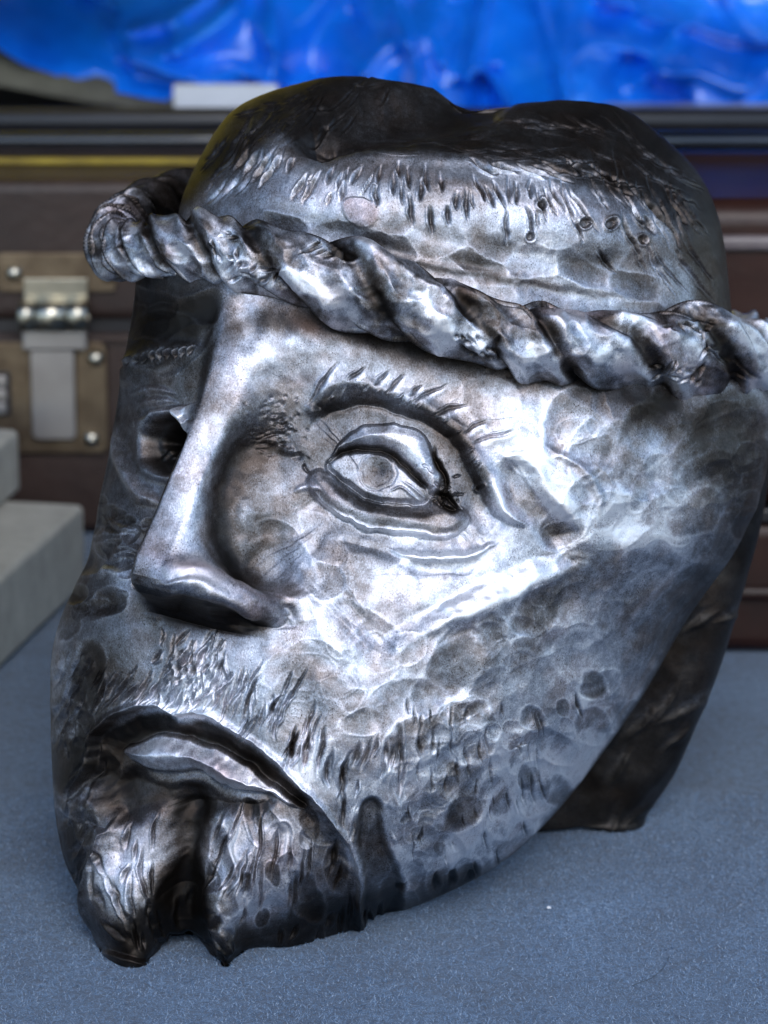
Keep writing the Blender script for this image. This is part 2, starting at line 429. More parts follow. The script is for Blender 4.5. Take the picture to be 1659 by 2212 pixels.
# ---------------------------------------------------------------- relief drawing
Hn = np.zeros((H_, W_), np.float32)     # near side, and everything below the nose
Hf = np.zeros((H_, W_), np.float32)     # far side of the nose ridge
Cn = np.full((H_, W_), .74, np.float32); Cf = np.full((H_, W_), .50, np.float32)  # far side base is darker, its shade painted in
Rn = np.zeros((H_, W_), np.float32)     # reddish tint

# -- broad forms, near side
gauss(Hn, 800, 1030, 175, 105, -46, 14)                                   # eye socket
stroke(Hn, [(610, 850), (560, 940), (530, 1050), (535, 1160), (590, 1250), (640, 1290)], 74, -34, .25)
gauss(Hn, 640, 1170, 60, 110, -8)
gauss(Hn, 860, 1290, 200, 60, 16, -16)                                    # cheekbone
stepline(Hn, [(1290, 1190), (1200, 1232), (1080, 1280), (960, 1322), (860, 1380), (800, 1440)], 26, 130, -26, 1, .12)
gauss(Hn, 1200, 1420, 220, 130, -16, -25)
gauss(Hn, 640, 740, 120, 50, 12)                                          # brow bulge
gauss(Hn, 590, 1500, 170, 80, 20, 18)                                     # moustache pad
# brow: dark crease with an overhanging fuzzy edge
crease = [(655, 930), (690, 892), (725, 874), (771, 866), (841, 874), (895, 890), (945, 914), (985, 950), (1020, 1000), (1052, 1062), (1090, 1112), (1136, 1145)]
stepline(Hn, crease, 8, 62, -21, 1, .12)
stroke(Hn, crease[:9], 10, -8, .25)
stroke(Hn, [(670, 860), (720, 836), (771, 832), (825, 842), (883, 863), (942, 892), (992, 935), (1031, 985), (1062, 1036), (1097, 1100), (1145, 1142)], 20, 13, .2)
stroke(Hn, [(1062, 1036), (1085, 1085), (1110, 1115), (1148, 1140)], 12, 4, .3)
for a in [(712, 806, 678, 858, 5), (776, 808, 757, 824, 4), (830, 812, 812, 828, 4), (866, 820, 841, 846, 5), (905, 840, 889, 852, 4), (948, 845, 899, 866, 4), (991, 881, 948, 897, 4), (1040, 916, 1008, 936, 4), (1090, 942, 1035, 956, 5)]:
    cx_, cy_ = (a[0] + a[2]) / 2, (a[1] + a[3]) / 2; gx_, gy_ = (a[0] - a[2]) * .85, (a[1] - a[3]) * .85
    gouges(Hn, Cn, [(cx_ + gx_ + 6, cy_ + gy_ - 6, cx_ - gx_, cy_ - gy_, a[4] * .8)], 6, 3, .20)
    stroke(Hn, [(cx_ + gx_ + 12, cy_ + gy_ - 2), (cx_ - gx_ + 12, cy_ - gy_ + 4)], 7, 1.5, .3, False); stroke(Cn, [(cx_ + gx_ + 12, cy_ + gy_ - 2), (cx_ - gx_ + 12, cy_ - gy_ + 4)], 6, .25, .3, False)
for i in range(26):                                                       # fuzzy texture of the brow
    t = rng.rand(); j = curve([(690, 862), (771, 846), (841, 852), (900, 876), (960, 912), (1010, 965), (1050, 1035)], 50)[int(t * 49)]
    stroke(Hn, [(j[0] - 8, j[1] + 8 + rng.randn() * 4), (j[0] + 9, j[1] - 7 + rng.randn() * 4)], 2.2, rng.choice([-3.5, 3.5]), .4, False)
# upper lid
lidp = [(705, 995), (722, 968), (750, 938), (790, 912), (830, 906), (883, 916), (922, 936), (932, 965), (946, 1000), (956, 1040), (940, 1062), (920, 1040), (895, 1012), (864, 986), (830, 967), (795, 959), (765, 960), (736, 972)]
s, d = poly(lidp, 30); Hn[s] += 13 * sstep(-3, 30, d) * (d > -3) + 15 * sstep(-3, 6, d); Cn[s] += .20 * sstep(0, 8, d)
stroke(Hn, [(935, 1020), (928, 1006), (912, 1002)], 2, -7, .2); stroke(Hn, [(905, 1003), (890, 1012)], 2, -5, .2)
# eye opening
eyep = [(701, 1001), (725, 975), (771, 962), (820, 968), (864, 990), (903, 1024), (940, 1064), (926, 1084), (884, 1088), (833, 1085), (786, 1071), (740, 1041), (710, 1018)]
s, d = poly(eyep, 30); Hn[s] += -10 * sstep(-1.5, 2.5, d)
x, y = XX[s], YY[s]
Hn[s] += (d > 0) * 20 * np.sqrt(np.clip(1 - ((x - 818) / 135) ** 2 - ((y - 1025) / 85) ** 2, 0, 1)) * sstep(0, 14, d)
Cn[s] += .12 * sstep(0, 6, d)
stroke(Hn, [(705, 994), (736, 968), (771, 957), (817, 963), (864, 985), (903, 1020), (940, 1060)], 6, -9, .12)      # shadow line under lid
stroke(Cn, [(705, 996), (736, 972), (771, 963), (817, 968), (864, 991), (903, 1026), (940, 1062)], 8, -.42, .12)  # shadow under the lid painted into the colour
stroke(Hn, [(712, 1020), (740, 1044), (786, 1075), (833, 1090), (884, 1093), (926, 1090)], 5, -8, .15)
s, d = poly([(780 + 40 * math.cos(a) + 34, 1016 + 40 * math.sin(a)) for a in np.linspace(0, 6.28, 16, endpoint=False)], 12)
Hn[s] += -2.2 * np.exp(-.5 * (d / 2.2) ** 2) - 3 * sstep(-2, 12, d); Cn[s] -= .22 * sstep(-2, 10, d)
gauss(Hn, 816, 1008, 13, 10, -5, 20); gauss(Cn, 816, 1008, 14, 11, -.18)
stroke(Hn, [(866, 1030), (905, 1058), (930, 1078)], 4, 3, .3); stroke(Hn, [(838, 1060), (866, 1048), (880, 1058), (910, 1078)], 3, 4, .3)
# lower lid: rolled plate with a bright torn outer edge
low_edge = [(662, 1048), (689, 1083), (728, 1108), (786, 1135), (841, 1147), (903, 1153), (965, 1160), (1000, 1150), (1020, 1127), (1010, 1102)]
lowp = low_edge + [(985, 1088), (940, 1084), (926, 1088), (884, 1093), (833, 1090), (786, 1075), (740, 1044), (712, 1020), (690, 1012), (668, 1020)]
s, d = poly(lowp, 30); Hn[s] += 9 * sstep(-8, 7, d) + 12 * sstep(0, 28, d)
stroke(Hn, [(668, 1040)] + low_edge[1:], 6, 4.5, .3); stroke(Cn, low_edge, 6, .40, .1)
stroke(Cn, [(700, 1040), (760, 1075), (820, 1100), (900, 1110), (980, 1105)], 15, -.33, .2)
stepline(Hn, low_edge[:-1], 3, 36, -13, 1, .1)
# torn corner of the eye
for q_ in ([(940, 955), (944, 990), (962, 1020), (968, 1045), (958, 1062), (944, 1068)], [(944, 1060), (970, 1070), (990, 1090), (1008, 1100)], [(950, 1075), (968, 1094), (1000, 1098)]):
    stroke(Hn, q_, 5, -16, .3); stroke(Cn, q_, 7, -.55, .3)
gauss(Hn, 957, 1070, 9, 8, -12); gauss(Cn, 957, 1072, 14, 10, -.5)
for i in range(26):
    a = rng.randn(2) * (20, 16) + (962, 1062); stroke(Hn, [a, a + rng.randn(2) * 12], 2.2, rng.choice([-6, 7]), .3, False)
# wrinkles under the eye
for pts, wdt, am in (([(830, 1180), (900, 1200), (980, 1203), (1050, 1188), (1092, 1160)], 9, 9), ([(730, 1160), (800, 1185), (880, 1200)], 14, -6), ([(860, 1215), (950, 1232), (1030, 1222), (1060, 1205)], 16, -7),
                     ([(1240, 1196), (1180, 1226), (1100, 1252), (1010, 1290), (930, 1330)], 12, 7), ([(1250, 1216), (1180, 1248), (1080, 1284), (990, 1320), (900, 1372)], 24, 10),
                     ([(1080, 1010), (1075, 1060), (1100, 1105), (1140, 1142)], 12, 4), ([(1080, 990), (1130, 985), (1180, 1050), (1228, 1110), (1252, 1160)], 16, 6),
                     ([(628, 1060), (660, 1045), (690, 1060)], 6, 5), ([(560, 1070), (548, 1130), (560, 1200)], 12, 4)):
    stroke(Hn, pts, wdt, am, .25)
    if am > 0: stroke(Cn, pts, wdt * 1.2, .28, .25)
s, d = poly([(1085, 1000), (1130, 995), (1175, 1052), (1220, 1112), (1245, 1165), (1210, 1190), (1150, 1140), (1105, 1100), (1082, 1050)], 20)
Hn[s] -= 12 * sstep(-10, 30, d); Cn[s] -= .20 * sstep(4, 28, d)
stroke(Hn, [(1172, 960), (1240, 1000), (1290, 1060), (1300, 1120)], 10, 7, .3)
# small punched ring
s, d = poly([(1043 + 11 * math.cos(a), 1052 + 11 * math.sin(a)) for a in np.linspace(0, 6.28, 10, endpoint=False)], 12); Hn[s] += 6 * np.exp(-.5 * ((d - 3) / 2.5) ** 2) - 8 * sstep(4, 8, d)
# weld lumps by the inner corner
for (a, b, r, am) in ((622, 972, 9, 9), (598, 952, 10, 8), (640, 985, 6, -8), (605, 930, 8, 7), (675, 885, 10, 8), (690, 878, 6, -7), (588, 958, 5, -5)): gauss(Hn, a, b, r, r * .8, am)
for i in range(130):
    a = rng.randn(2) * (24, 30) + (600, 925); gauss(Hn, a[0], a[1], 2.5, 2.5, rng.choice([-2.5, 2.5]))
stroke(Hn, [(652, 1000), (656, 1012), (664, 1020)], 3, -9, .2)

# -- colour blocks, near side (mill scale, wear, and painted light and shade)
stroke(Cn, [(650, 880), (590, 930), (540, 1000), (510, 1090), (500, 1170), (540, 1240), (600, 1290)], 52, -.42, .2)  # dark reflection on the nose flank painted in
stroke(Cn, [(640, 900), (700, 870), (800, 862), (900, 885), (980, 940), (1030, 1020), (1080, 1095)], 24, -.24, .12)  # shadow beneath the brow ridge painted in
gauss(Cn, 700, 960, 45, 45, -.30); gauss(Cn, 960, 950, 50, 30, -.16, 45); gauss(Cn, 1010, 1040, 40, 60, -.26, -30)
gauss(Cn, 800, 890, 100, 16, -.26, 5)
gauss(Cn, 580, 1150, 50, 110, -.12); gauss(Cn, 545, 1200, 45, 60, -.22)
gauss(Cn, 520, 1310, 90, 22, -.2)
stroke(Hn, [(345, 1300), (400, 1306), (470, 1322), (560, 1352)], 15, -16, .2); stroke(Cn, [(345, 1302), (400, 1308), (470, 1324), (580, 1354)], 18, -.35, .15)
stroke(Hn, [(296, 1300), (320, 1322), (352, 1332)], 12, 10, .2)
stroke(Hn, [(350, 1225), (430, 1240), (520, 1280), (600, 1322)], 34, 26, .25); stroke(Cn, [(350, 1225), (430, 1240), (520, 1280), (600, 1318)], 26, .28, .2)
stroke(Hn, [(590, 900), (530, 1010), (500, 1100), (525, 1180), (600, 1240), (650, 1280)], 50, -24, .25)
stroke(Hn, [(604, 1300), (625, 1330), (600, 1350)], 14, -12, .3)
stroke(Hn, [(330, 1262), (400, 1264), (470, 1288), (560, 1324), (604, 1334)], 9, 9, .2); stroke(Cn, [(360, 1258), (420, 1262), (480, 1288), (560, 1320)], 10, .2, .2)
gauss(Cn, 690, 1480, 70, 30, -.14); gauss(Cn, 800, 1340, 120, 36, .12, -14); gauss(Cn, 1060, 1350, 90, 50, -.20, -30)
gauss(Cn, 960, 1460, 140, 60, -.12, -20); gauss(Cn, 1200, 1300, 60, 30, -.2, -60)
gauss(Cn, 1150, 1620, 280, 180, .36, -50); gauss(Cn, 265, 1840, 40, 55, .12); gauss(Cn, 240, 2010, 60, 40, -.3); gauss(Cn, 545, 1850, 100, 70, .30); gauss(Cn, 640, 1560, 120, 60, .12); gauss(Cn, 1350, 1050, 150, 160, .12); gauss(Cn, 1090, 1480, 140, 40, -.10, -35)  # light on the jaw painted into the colour
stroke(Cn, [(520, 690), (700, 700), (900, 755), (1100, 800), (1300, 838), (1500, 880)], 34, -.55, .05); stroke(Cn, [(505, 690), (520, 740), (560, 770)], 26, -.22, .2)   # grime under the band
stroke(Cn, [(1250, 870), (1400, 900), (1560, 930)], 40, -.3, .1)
gauss(Cn, 1560, 1100, 50, 300, -.18, 0); gauss(Cn, 1580, 1150, 70, 320, -.2, 10)  # shading of the cheek edge turning away, painted in
gauss(Rn, 665, 705, 40, 14, .9, 12); gauss(Rn, 660, 820, 40, 14, .5); gauss(Rn, 700, 1060, 40, 14, .7, 35); gauss(Rn, 380, 1215, 70, 24, .5, 20); gauss(Rn, 420, 1235, 50, 14, .6, 20)
gauss(Rn, 850, 1340, 50, 25, .4); gauss(Rn, 545, 1310, 60, 22, .8); gauss(Rn, 1030, 975, 24, 18, .6); gauss(Rn, 470, 1668, 36, 14, 1.1, 20); gauss(Rn, 290, 1810, 60, 50, .6); gauss(Rn, 560, 1840, 90, 60, .7)
gauss(Cn, 300, 1265, 28, 46, -.38, 10); gauss(Cn, 345, 1300, 60, 20, -.3, 10); gauss(Cn, 420, 880, 30, 10, -.2, -55); gauss(Cn, 355, 1190, 20, 12, -.2)

# -- mouth
M = [(146, 1725), (177, 1658), (199, 1591), (234, 1551), (292, 1529), (346, 1525), (381, 1545), (421, 1538), (470, 1553), (528, 1591), (581, 1631), (626, 1676), (670, 1716), (715, 1774), (750, 1827), (768, 1870), (778, 1925), (772, 2000), (740, 2090), (420, 2120), (215, 2050), (188, 1960), (196, 1880), (226, 1800), (160, 1765)]
s, d = poly(M, 60, 0)
y = YY[s]; fade = (1 - .55 * sstep(1800, 2000, y)) * (1 - (1 - sstep(165, 260, XX[s])) * sstep(1670, 1750, y))
Hn[s] += (-32 * sstep(-2, 5, d) - 26 * sstep(0, 50, d)) * fade
stroke(Hn, M[:16], 9, 9, .08)                                             # rolled rim of moustache
stroke(Cn, M[4:17], 12, .12, .1)
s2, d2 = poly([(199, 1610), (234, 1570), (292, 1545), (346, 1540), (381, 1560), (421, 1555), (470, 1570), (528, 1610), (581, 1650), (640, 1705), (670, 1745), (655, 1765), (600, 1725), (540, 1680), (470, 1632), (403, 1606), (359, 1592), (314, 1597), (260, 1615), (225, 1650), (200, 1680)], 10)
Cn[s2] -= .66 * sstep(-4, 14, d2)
stroke(Hn, [(230, 1600), (300, 1568), (360, 1566), (430, 1580), (510, 1618), (580, 1668), (640, 1722)], 15, 8, .2)   # upper lip in the shade
lip = [(239, 1625), (270, 1610), (314, 1596), (359, 1591), (403, 1604), (470, 1630), (537, 1667), (590, 1712), (630, 1738), (660, 1768), (640, 1762), (600, 1740), (563, 1722), (514, 1716), (470, 1706), (439, 1690), (403, 1672), (359, 1672), (314, 1671), (283, 1658)]
s, d = poly(lip, 20); Hn[s] += 18 * sstep(-4, 5, d) + 32 * sstep(0, 40, d); Cn[s] += .30 * sstep(-3, 10, d)
stroke(Hn, [(283, 1664), (314, 1680), (359, 1682), (403, 1682), (439, 1702), (470, 1718), (514, 1728), (563, 1734), (620, 1752)], 14, -9, .12)
stroke(Hn, [(430, 1655), (434, 1672)], 3, -3, .2); stroke(Hn, [(440, 1662), (455, 1664)], 2, -2, .2)
s, d = poly([(255, 1665), (330, 1690), (420, 1700), (500, 1735), (580, 1745), (560, 1775), (480, 1770), (400, 1790), (330, 1770), (270, 1790), (220, 1770), (200, 1720)], 40)
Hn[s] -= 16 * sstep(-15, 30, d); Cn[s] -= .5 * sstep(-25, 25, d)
# chin lobes and the cleft
gauss(Hn, 265, 1880, 55, 100, 50, 5); gauss(Hn, 550, 1880, 100, 105, 52, -14)
stroke(Hn, [(372, 1700), (388, 1760), (390, 1840), (396, 1930), (404, 2000)], 34, -34, .2)
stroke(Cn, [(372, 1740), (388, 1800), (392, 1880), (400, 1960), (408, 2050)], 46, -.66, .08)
stroke(Hn, [(450, 1900), (462, 1960), (480, 2030), (492, 2090)], 24, 26, .15)
stroke(Hn, [(240, 1770), (206, 1860), (192, 1940), (208, 2010)], 7, 9, .15); stepline(Hn, [(240, 1770), (204, 1860), (188, 1945), (206, 2030)], 6, 50, -16, 1, .15)
stroke(Hn, [(250, 1840), (230, 1920), (250, 2000), (280, 2060)], 26, 16, .2)
stroke(Hn, [(540, 2070), (530, 1990), (560, 1960), (620, 1960)], 14, -8, .2)
s, d = poly([(230, 2100), (250, 2010), (300, 1960), (340, 1900), (400, 1880), (450, 1960), (470, 2030), (520, 2010), (560, 1985), (640, 1965), (700, 1955), (760, 1960), (880, 1950), (960, 1900), (1200, 1860), (1100, 2120), (600, 2160)], 60, 0)
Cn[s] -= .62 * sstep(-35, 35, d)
gauss(Cn, 715, 1840, 26, 60, -.42, 5); gauss(Cn, 570, 1760, 40, 20, -.25); gauss(Cn, 560, 1860, 30, 30, -.25); gauss(Cn, 760, 1920, 20, 50, -.35)
gauss(Cn, 170, 1750, 60, 160, -.32); gauss(Cn, 150, 1950, 50, 120, -.35); gauss(Cn, 200, 1640, 40, 60, -.3)
# dark hollow beside the mouth flap
s, d = poly([(790, 1730), (812, 1728), (832, 1790), (850, 1850), (862, 1990), (800, 2020), (780, 1990), (784, 1900), (770, 1850), (774, 1780)], 30)
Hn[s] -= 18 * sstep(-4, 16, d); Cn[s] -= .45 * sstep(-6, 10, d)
stroke(Hn, [(786, 1735), (766, 1790), (757, 1842)], 6, 12, .25)
for q_ in ([(846, 1700), (864, 1760), (858, 1820), (838, 1790)], [(700, 1900), (735, 1880), (770, 1900)]):
    stroke(Hn, q_, 8, 6, .3)
# philtrum and under-nose shade
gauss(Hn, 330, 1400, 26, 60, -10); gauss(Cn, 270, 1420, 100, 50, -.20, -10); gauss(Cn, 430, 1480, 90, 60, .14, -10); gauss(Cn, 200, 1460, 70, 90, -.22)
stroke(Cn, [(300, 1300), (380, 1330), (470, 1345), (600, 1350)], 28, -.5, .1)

# -- hammer blows
amp = np.zeros((H_, W_), np.float32)
for pts, so, am in (([(1150, 900), (1640, 880), (1640, 1200), (1480, 1400), (1250, 1700), (1080, 1880), (860, 1960), (840, 1600), (960, 1400), (1180, 1250)], 60, 1), ([(560, 1380), (900, 1360), (900, 1560), (700, 1560)], 60, .35),
                    ([(420, 1760), (700, 1760), (760, 1960), (450, 2000)], 30, .45), ([(110, 1150), (290, 1150), (270, 1500), (110, 1500)], 40, .6), ([(860, 840), (1200, 860), (1200, 1000), (1040, 960)], 50, .45), ([(100, 1500), (180, 1600), (180, 1960), (110, 1900)], 30, .4)):
    amp = np.maximum(amp, am * zone(pts, so))
def dents(A, Cm, reg, n, size, ang, depth, dark, seed, stretch=1.5):
    r = np.random.RandomState(seed); p = np.array(reg, float); lo, hi = p.min(0), p.max(0); k = 0; tr = 0
    Dh = np.zeros_like(A); Dc = np.zeros_like(A); Rh = np.zeros_like(A)
    while k < n and tr < n * 20:
        tr += 1; x, y = lo + r.rand(2) * (hi - lo); ins = False
        for i in range(len(p)):
            a, b = p[i], p[(i + 1) % len(p)]
            if (a[1] > y) != (b[1] > y) and x < (b[0] - a[0]) * (y - a[1]) / (b[1] - a[1]) + a[0]: ins = not ins
        if not ins: continue
        k += 1; sz = size * (.55 + .9 * r.rand() ** 1.5); st = stretch * (.7 + .7 * r.rand()); an = math.radians(ang + r.randn() * 22)
        s = box(x - sz * st * 1.2, y - sz * st * 1.2, x + sz * st * 1.2, y + sz * st * 1.2); u, v = XX[s] - x, YY[s] - y
        e = np.sqrt(((u * math.cos(an) + v * math.sin(an)) / (sz * st)) ** 2 + ((-u * math.sin(an) + v * math.cos(an)) / sz) ** 2)
        e = e + .05 * np.sin(3 * np.arctan2(v, u) + 6 * r.rand())
        dp = depth * (.5 + .8 * r.rand()) * sz / size
        c = np.clip(1 - e ** 2, 0, 1)
        Dh[s] = np.minimum(Dh[s], -dp * c ** 1.2)
        dk_ = dark * np.clip(r.rand() * 1.8 - .6, 0, 1)
        Dc[s] = np.minimum(Dc[s], -dk_ * sstep(1.02, .70, e)); Rh[s] = np.maximum(Rh[s] * (e > .95), np.exp(-((e - 1.03) / .09) ** 2))
    A += Dh + Rh * depth * .10; Cm += Dc + Rh * .09
dents(Hn, Cn, [(1180, 880), (1640, 880), (1640, 1200), (1500, 1400), (1300, 1700), (1080, 1880), (880, 1960), (860, 1640), (980, 1420), (1240, 1240)], 210, 46, -48, 6, .20, 401)
dents(Hn, Cn, [(960, 1560), (1330, 1480), (1250, 1700), (1080, 1880), (880, 1950), (850, 1650)], 80, 28, -60, 5, .26, 402, 1.3)
dents(Hn, Cn, [(860, 840), (1250, 870), (1260, 1180), (1120, 960)], 10, 50, 40, 6, .12, 403)
dents(Hn, Cn, [(560, 1380), (900, 1360), (900, 1560), (640, 1560)], 16, 44, -10, 5, .15, 404)
dents(Hn, Cn, [(430, 1760), (720, 1780), (760, 1960), (450, 2000)], 22, 24, 85, 8, .30, 405, 1.8)
dents(Hn, Cn, [(110, 1330), (200, 1330), (180, 1900), (115, 1900)], 24, 30, 80, 5, .2, 406)
dents(Hf, Cf, [(190, 1080), (340, 1090), (290, 1300), (150, 1330)], 26, 24, -30, 9, .16, 407, 1.4)
gauss(Hf, 338, 905, 60, 14, 10, -5); gauss(Hf, 338, 1020, 50, 14, 8, 5)
dents(Hf, Cf, [(280, 650), (500, 650), (450, 750), (270, 760)], 14, 36, -10, 7, .16, 408, 1.6)
dents(Hn, Cn, [(560, 1090), (760, 1190), (800, 1330), (640, 1300)], 8, 40, 60, 5, .15, 409)
gen = noise(130, 5, 3); Hn += gen * 24 * zone([(500, 640), (1700, 640), (1700, 1900), (700, 2000), (620, 1500), (500, 1300)], 60)
Cn += noise(110, 8, 4) * .62 + noise(14, 9, 3) * .14
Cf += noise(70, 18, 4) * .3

# -- chisel cuts: moustache, jaw, chin
fan = lambda x, y: -58 - (x - 300) * .03 if x < 340 else np.interp(x, [340, 420, 560, 700, 900], [-66, -72, -66, -74, -86])
gouges(Hn, Cn, scatter([(330, 1370), (470, 1375), (500, 1470), (430, 1530), (340, 1510)], 40, 42, 4.2, lambda x, y: -68, 21, 14), 7, 6, .12)
gouges(Hn, Cn, scatter([(420, 1440), (640, 1450), (720, 1600), (620, 1650), (500, 1560)], 22, 74, 3.4, lambda x, y: -66, 22, 8), 6, 3, .12)
gouges(Hn, Cn, [(300, 1475, 262, 1528, 5), (262, 1450, 232, 1520, 5), (318, 1468, 292, 1520, 5), (242, 1452, 216, 1530, 4), (232, 1480, 205, 1545, 4), (280, 1462, 248, 1520, 5), (340, 1475, 320, 1515, 5), (395, 1470, 365, 1530, 5), (420, 1400, 396, 1450, 6), (460, 1385, 430, 1460, 6)], 7, 7, -.15)
gouges(Hn, Cn, [(646, 1575, 622, 1655, 5), (668, 1585, 652, 1665, 5), (706, 1566, 688, 1676, 5), (716, 1628, 708, 1700, 5), (762, 1615, 733, 1745, 6), (745, 1708, 736, 1790, 5), (786, 1736, 758, 1830, 8), (570, 1455, 526, 1560, 3), (616, 1500, 580, 1560, 3), (640, 1560, 628, 1640, 3)], 11, 5, .4)
gouges(Hn, Cn, scatter([(860, 1520), (1200, 1540), (1180, 1760), (1050, 1880), (880, 1900), (850, 1700)], 48, 56, 3, lambda x, y: 87, 23, 5), 4, 2.5, .30)
gouges(Hn, Cn, scatter([(180, 1470), (300, 1440), (480, 1440), (640, 1520), (700, 1640), (560, 1560), (420, 1515), (240, 1530)], 40, 70, 2.6, lambda x, y: np.interp(x, [200, 400, 700], [-60, -66, -76]), 621, 5), 6, 4, -.06)
gouges(Hn, Cn, scatter([(640, 1600), (880, 1600), (880, 1720), (720, 1700)], 14, 60, 4, lambda x, y: -82, 24, 5), 6, 3, .2)
gouges(Hn, Cn, [(1158, 1616, 1124, 1628, 4), (1258, 1500, 1268, 1560, 4), (860, 1940, 880, 1910, 6), (940, 1930, 952, 1890, 7), (970, 1920, 990, 1880, 6), (1000, 1910, 1030, 1880, 5)], 8, 3, .6)
gouges(Hn, Cn, scatter([(230, 1790), (345, 1790), (340, 1980), (215, 1960)], 13, 80, 3.8, lambda x, y: 84 + (x - 280) * .15, 25, 7), 6, 4, .25)
gouges(Hn, Cn, scatter([(430, 1780), (740, 1820), (770, 1980), (500, 1990), (440, 1900)], 22, 92, 4, lambda x, y: -82 if x > 520 else -70, 26, 7), 6, 4, .28)
gouges(Hn, Cn, scatter([(130, 1600), (190, 1560), (180, 1900), (140, 1900)], 16, 60, 5, lambda x, y: -72, 27, 6), 6, 4, -.12)
gouges(Hn, Cn, scatter([(112, 1430), (190, 1440), (170, 1560), (112, 1600)], 12, 70, 5, lambda x, y: -66, 28, 6), 6, 4, -.12)
gouges(Hn, Cn, scatter([(200, 1960), (480, 1960), (520, 2080), (250, 2060)], 20, 50, 6, lambda x, y: 80, 29, 9), 7, 4, 0)
gouges(Hn, Cn, scatter([(520, 1990), (860, 1960), (800, 2040), (560, 2060)], 8, 50, 5, lambda x, y: -76, 30, 9), 7, 4, 0)
# pits and pores
# -- far side of the face: eye hole, brow, cheek
gauss(Hf, 345, 950, 75, 105, -34, 8)
s, d = poly([(345 + 58 * math.cos(a), 958 + 66 * math.sin(a)) for a in np.linspace(0, 6.28, 14, endpoint=False)], 30)
Hf[s] -= 24 * sstep(-4, 12, d); Cf[s] -= .18 * sstep(-4, 8, d)
Hf[s] += 8 * np.exp(-.5 * ((d + 8) / 6) ** 2); Cf[s] += .16 * np.exp(-.5 * ((d + 8) / 7) ** 2)
gauss(Hf, 338, 946, 13, 20, -60, 20); gauss(Cf, 338, 946, 17, 26, -.7, 20); gauss(Cf, 330, 975, 34, 34, -.22)
for i in range(22):
    a = rng.randn(2) * (18, 22) + (330, 968); gauss(Hf, a[0], a[1], 5, 6, rng.choice([-8, 10])); 
s, d = poly([(363, 886), (390, 874), (430, 868), (440, 900), (430, 940), (408, 946), (388, 938), (372, 912)], 14)
Hf[s] += 26 * sstep(-2, 12, d); Cf[s] += .5 * sstep(-2, 6, d)
stroke(Hf, [(394, 920), (404, 906), (424, 908)], 5, -14, .2); stroke(Cf, [(394, 920), (404, 910), (424, 912)], 6, -.5, .2)
stroke(Hf, [(244, 880), (258, 815), (300, 768), (340, 755), (390, 756), (440, 745)], 24, 15, .25); stroke(Cf, [(262, 800), (300, 768), (340, 757), (390, 758), (436, 742)], 11, .30, .15)
gouges(Hf, Cf, [(a, b, a - 12, b + 24, 4) for a, b in ((275, 780), (290, 770), (305, 765), (320, 758), (336, 754), (352, 752), (368, 752), (384, 752), (400, 748), (416, 744), (262, 795))], 8, 4, .2)
stroke(Hf, [(246, 900), (240, 960), (262, 1020), (300, 1070), (350, 1085)], 12, 14, .2); stroke(Cf, [(244, 900), (240, 960), (262, 1020), (300, 1065), (350, 1085)], 12, .26, .2)
for q_ in ([(270, 850), (320, 840), (370, 850)], [(280, 870), (330, 862), (370, 872)], [(300, 900), (320, 886), (350, 884)], [(210, 1250), (235, 1230), (262, 1240)], [(235, 1210), (262, 1195), (290, 1200)], [(225, 1120), (250, 1140), (290, 1150)]):
    stroke(Hf, q_, 7, 7, .3); stroke(Cf, q_, 8, .16, .3)
gauss(Cf, 262, 1250, 16, 30, .35); gauss(Hf, 262, 1250, 20, 40, 10)
gauss(Cf, 400, 680, 120, 50, -.22); gauss(Cf, 220, 1330, 60, 80, -.1)

# ---------------------------------------------------------------- apply relief
N0 = grid_normals(V)
Vb = np.stack([blur(np.concatenate([V[:, -30:, i], V[:, :, i], V[:, :30, i]], 1), 6)[:, 30:-30] for i in range(3)], -1)
N1 = grid_normals(Vb)
if N1[NRF // 3, np.searchsorted(uc, 4), 2] < 0: N1 = -N1
px, py = waver(*proj(V[..., 0], V[..., 1], V[..., 2]))
face = sstep(-.02, .22, N1[..., 2]) * ((uc < 8) | (uc > 10.3))[None]
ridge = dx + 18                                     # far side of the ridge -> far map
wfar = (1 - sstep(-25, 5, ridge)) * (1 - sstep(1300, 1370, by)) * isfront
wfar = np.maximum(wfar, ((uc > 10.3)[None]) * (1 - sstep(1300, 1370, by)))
hn, hf = sample(Hn, px, py), sample(Hf, px, py)
hn = hn * (1 - (1 - sstep(0, 60, ridge)) * (1 - sstep(1300, 1340, by)) * .8)     # keep the ridge of the nose smooth
h = (hn * (1 - wfar) + hf * wfar) * face
V = V + N1 * h[..., None]
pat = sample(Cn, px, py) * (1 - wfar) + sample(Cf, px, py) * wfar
nz = sstep(60, 0, np.abs(ridge - 50)) * sstep(720, 780, by) * (1 - sstep(1250, 1290, by)) * isfront
pat = pat + .14 * nz                                # highlight painted along the nose ridge
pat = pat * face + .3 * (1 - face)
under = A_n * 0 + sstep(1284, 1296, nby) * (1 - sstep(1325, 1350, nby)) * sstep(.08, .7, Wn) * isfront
pat = pat - .38 * under  # shade under the nose painted into the colour
pat = pat - .20 * (1 - sstep(485, 540, bx)) * (1 - sstep(680, 1000, by)) * isfront  # far forehead shade painted into the colour

rus = sample(Rn, px, py) * (1 - wfar) + .5 * under
N2 = grid_normals(V)
if N2[NRF // 3, np.searchsorted(uc, 4), 2] < 0: N2 = -N2; FLIP = True
else: FLIP = False
Vw = to_world(V).reshape(-1, 3); Nw = NDIR(N2).reshape(-1, 3)
F = grid_faces(NRF, NCF)
if FLIP: F = F[..., ::-1]
at = {'patina_shade': np.clip(pat, 0, 1).ravel(), 'rust': np.clip(rus, 0, 1.2).ravel()}
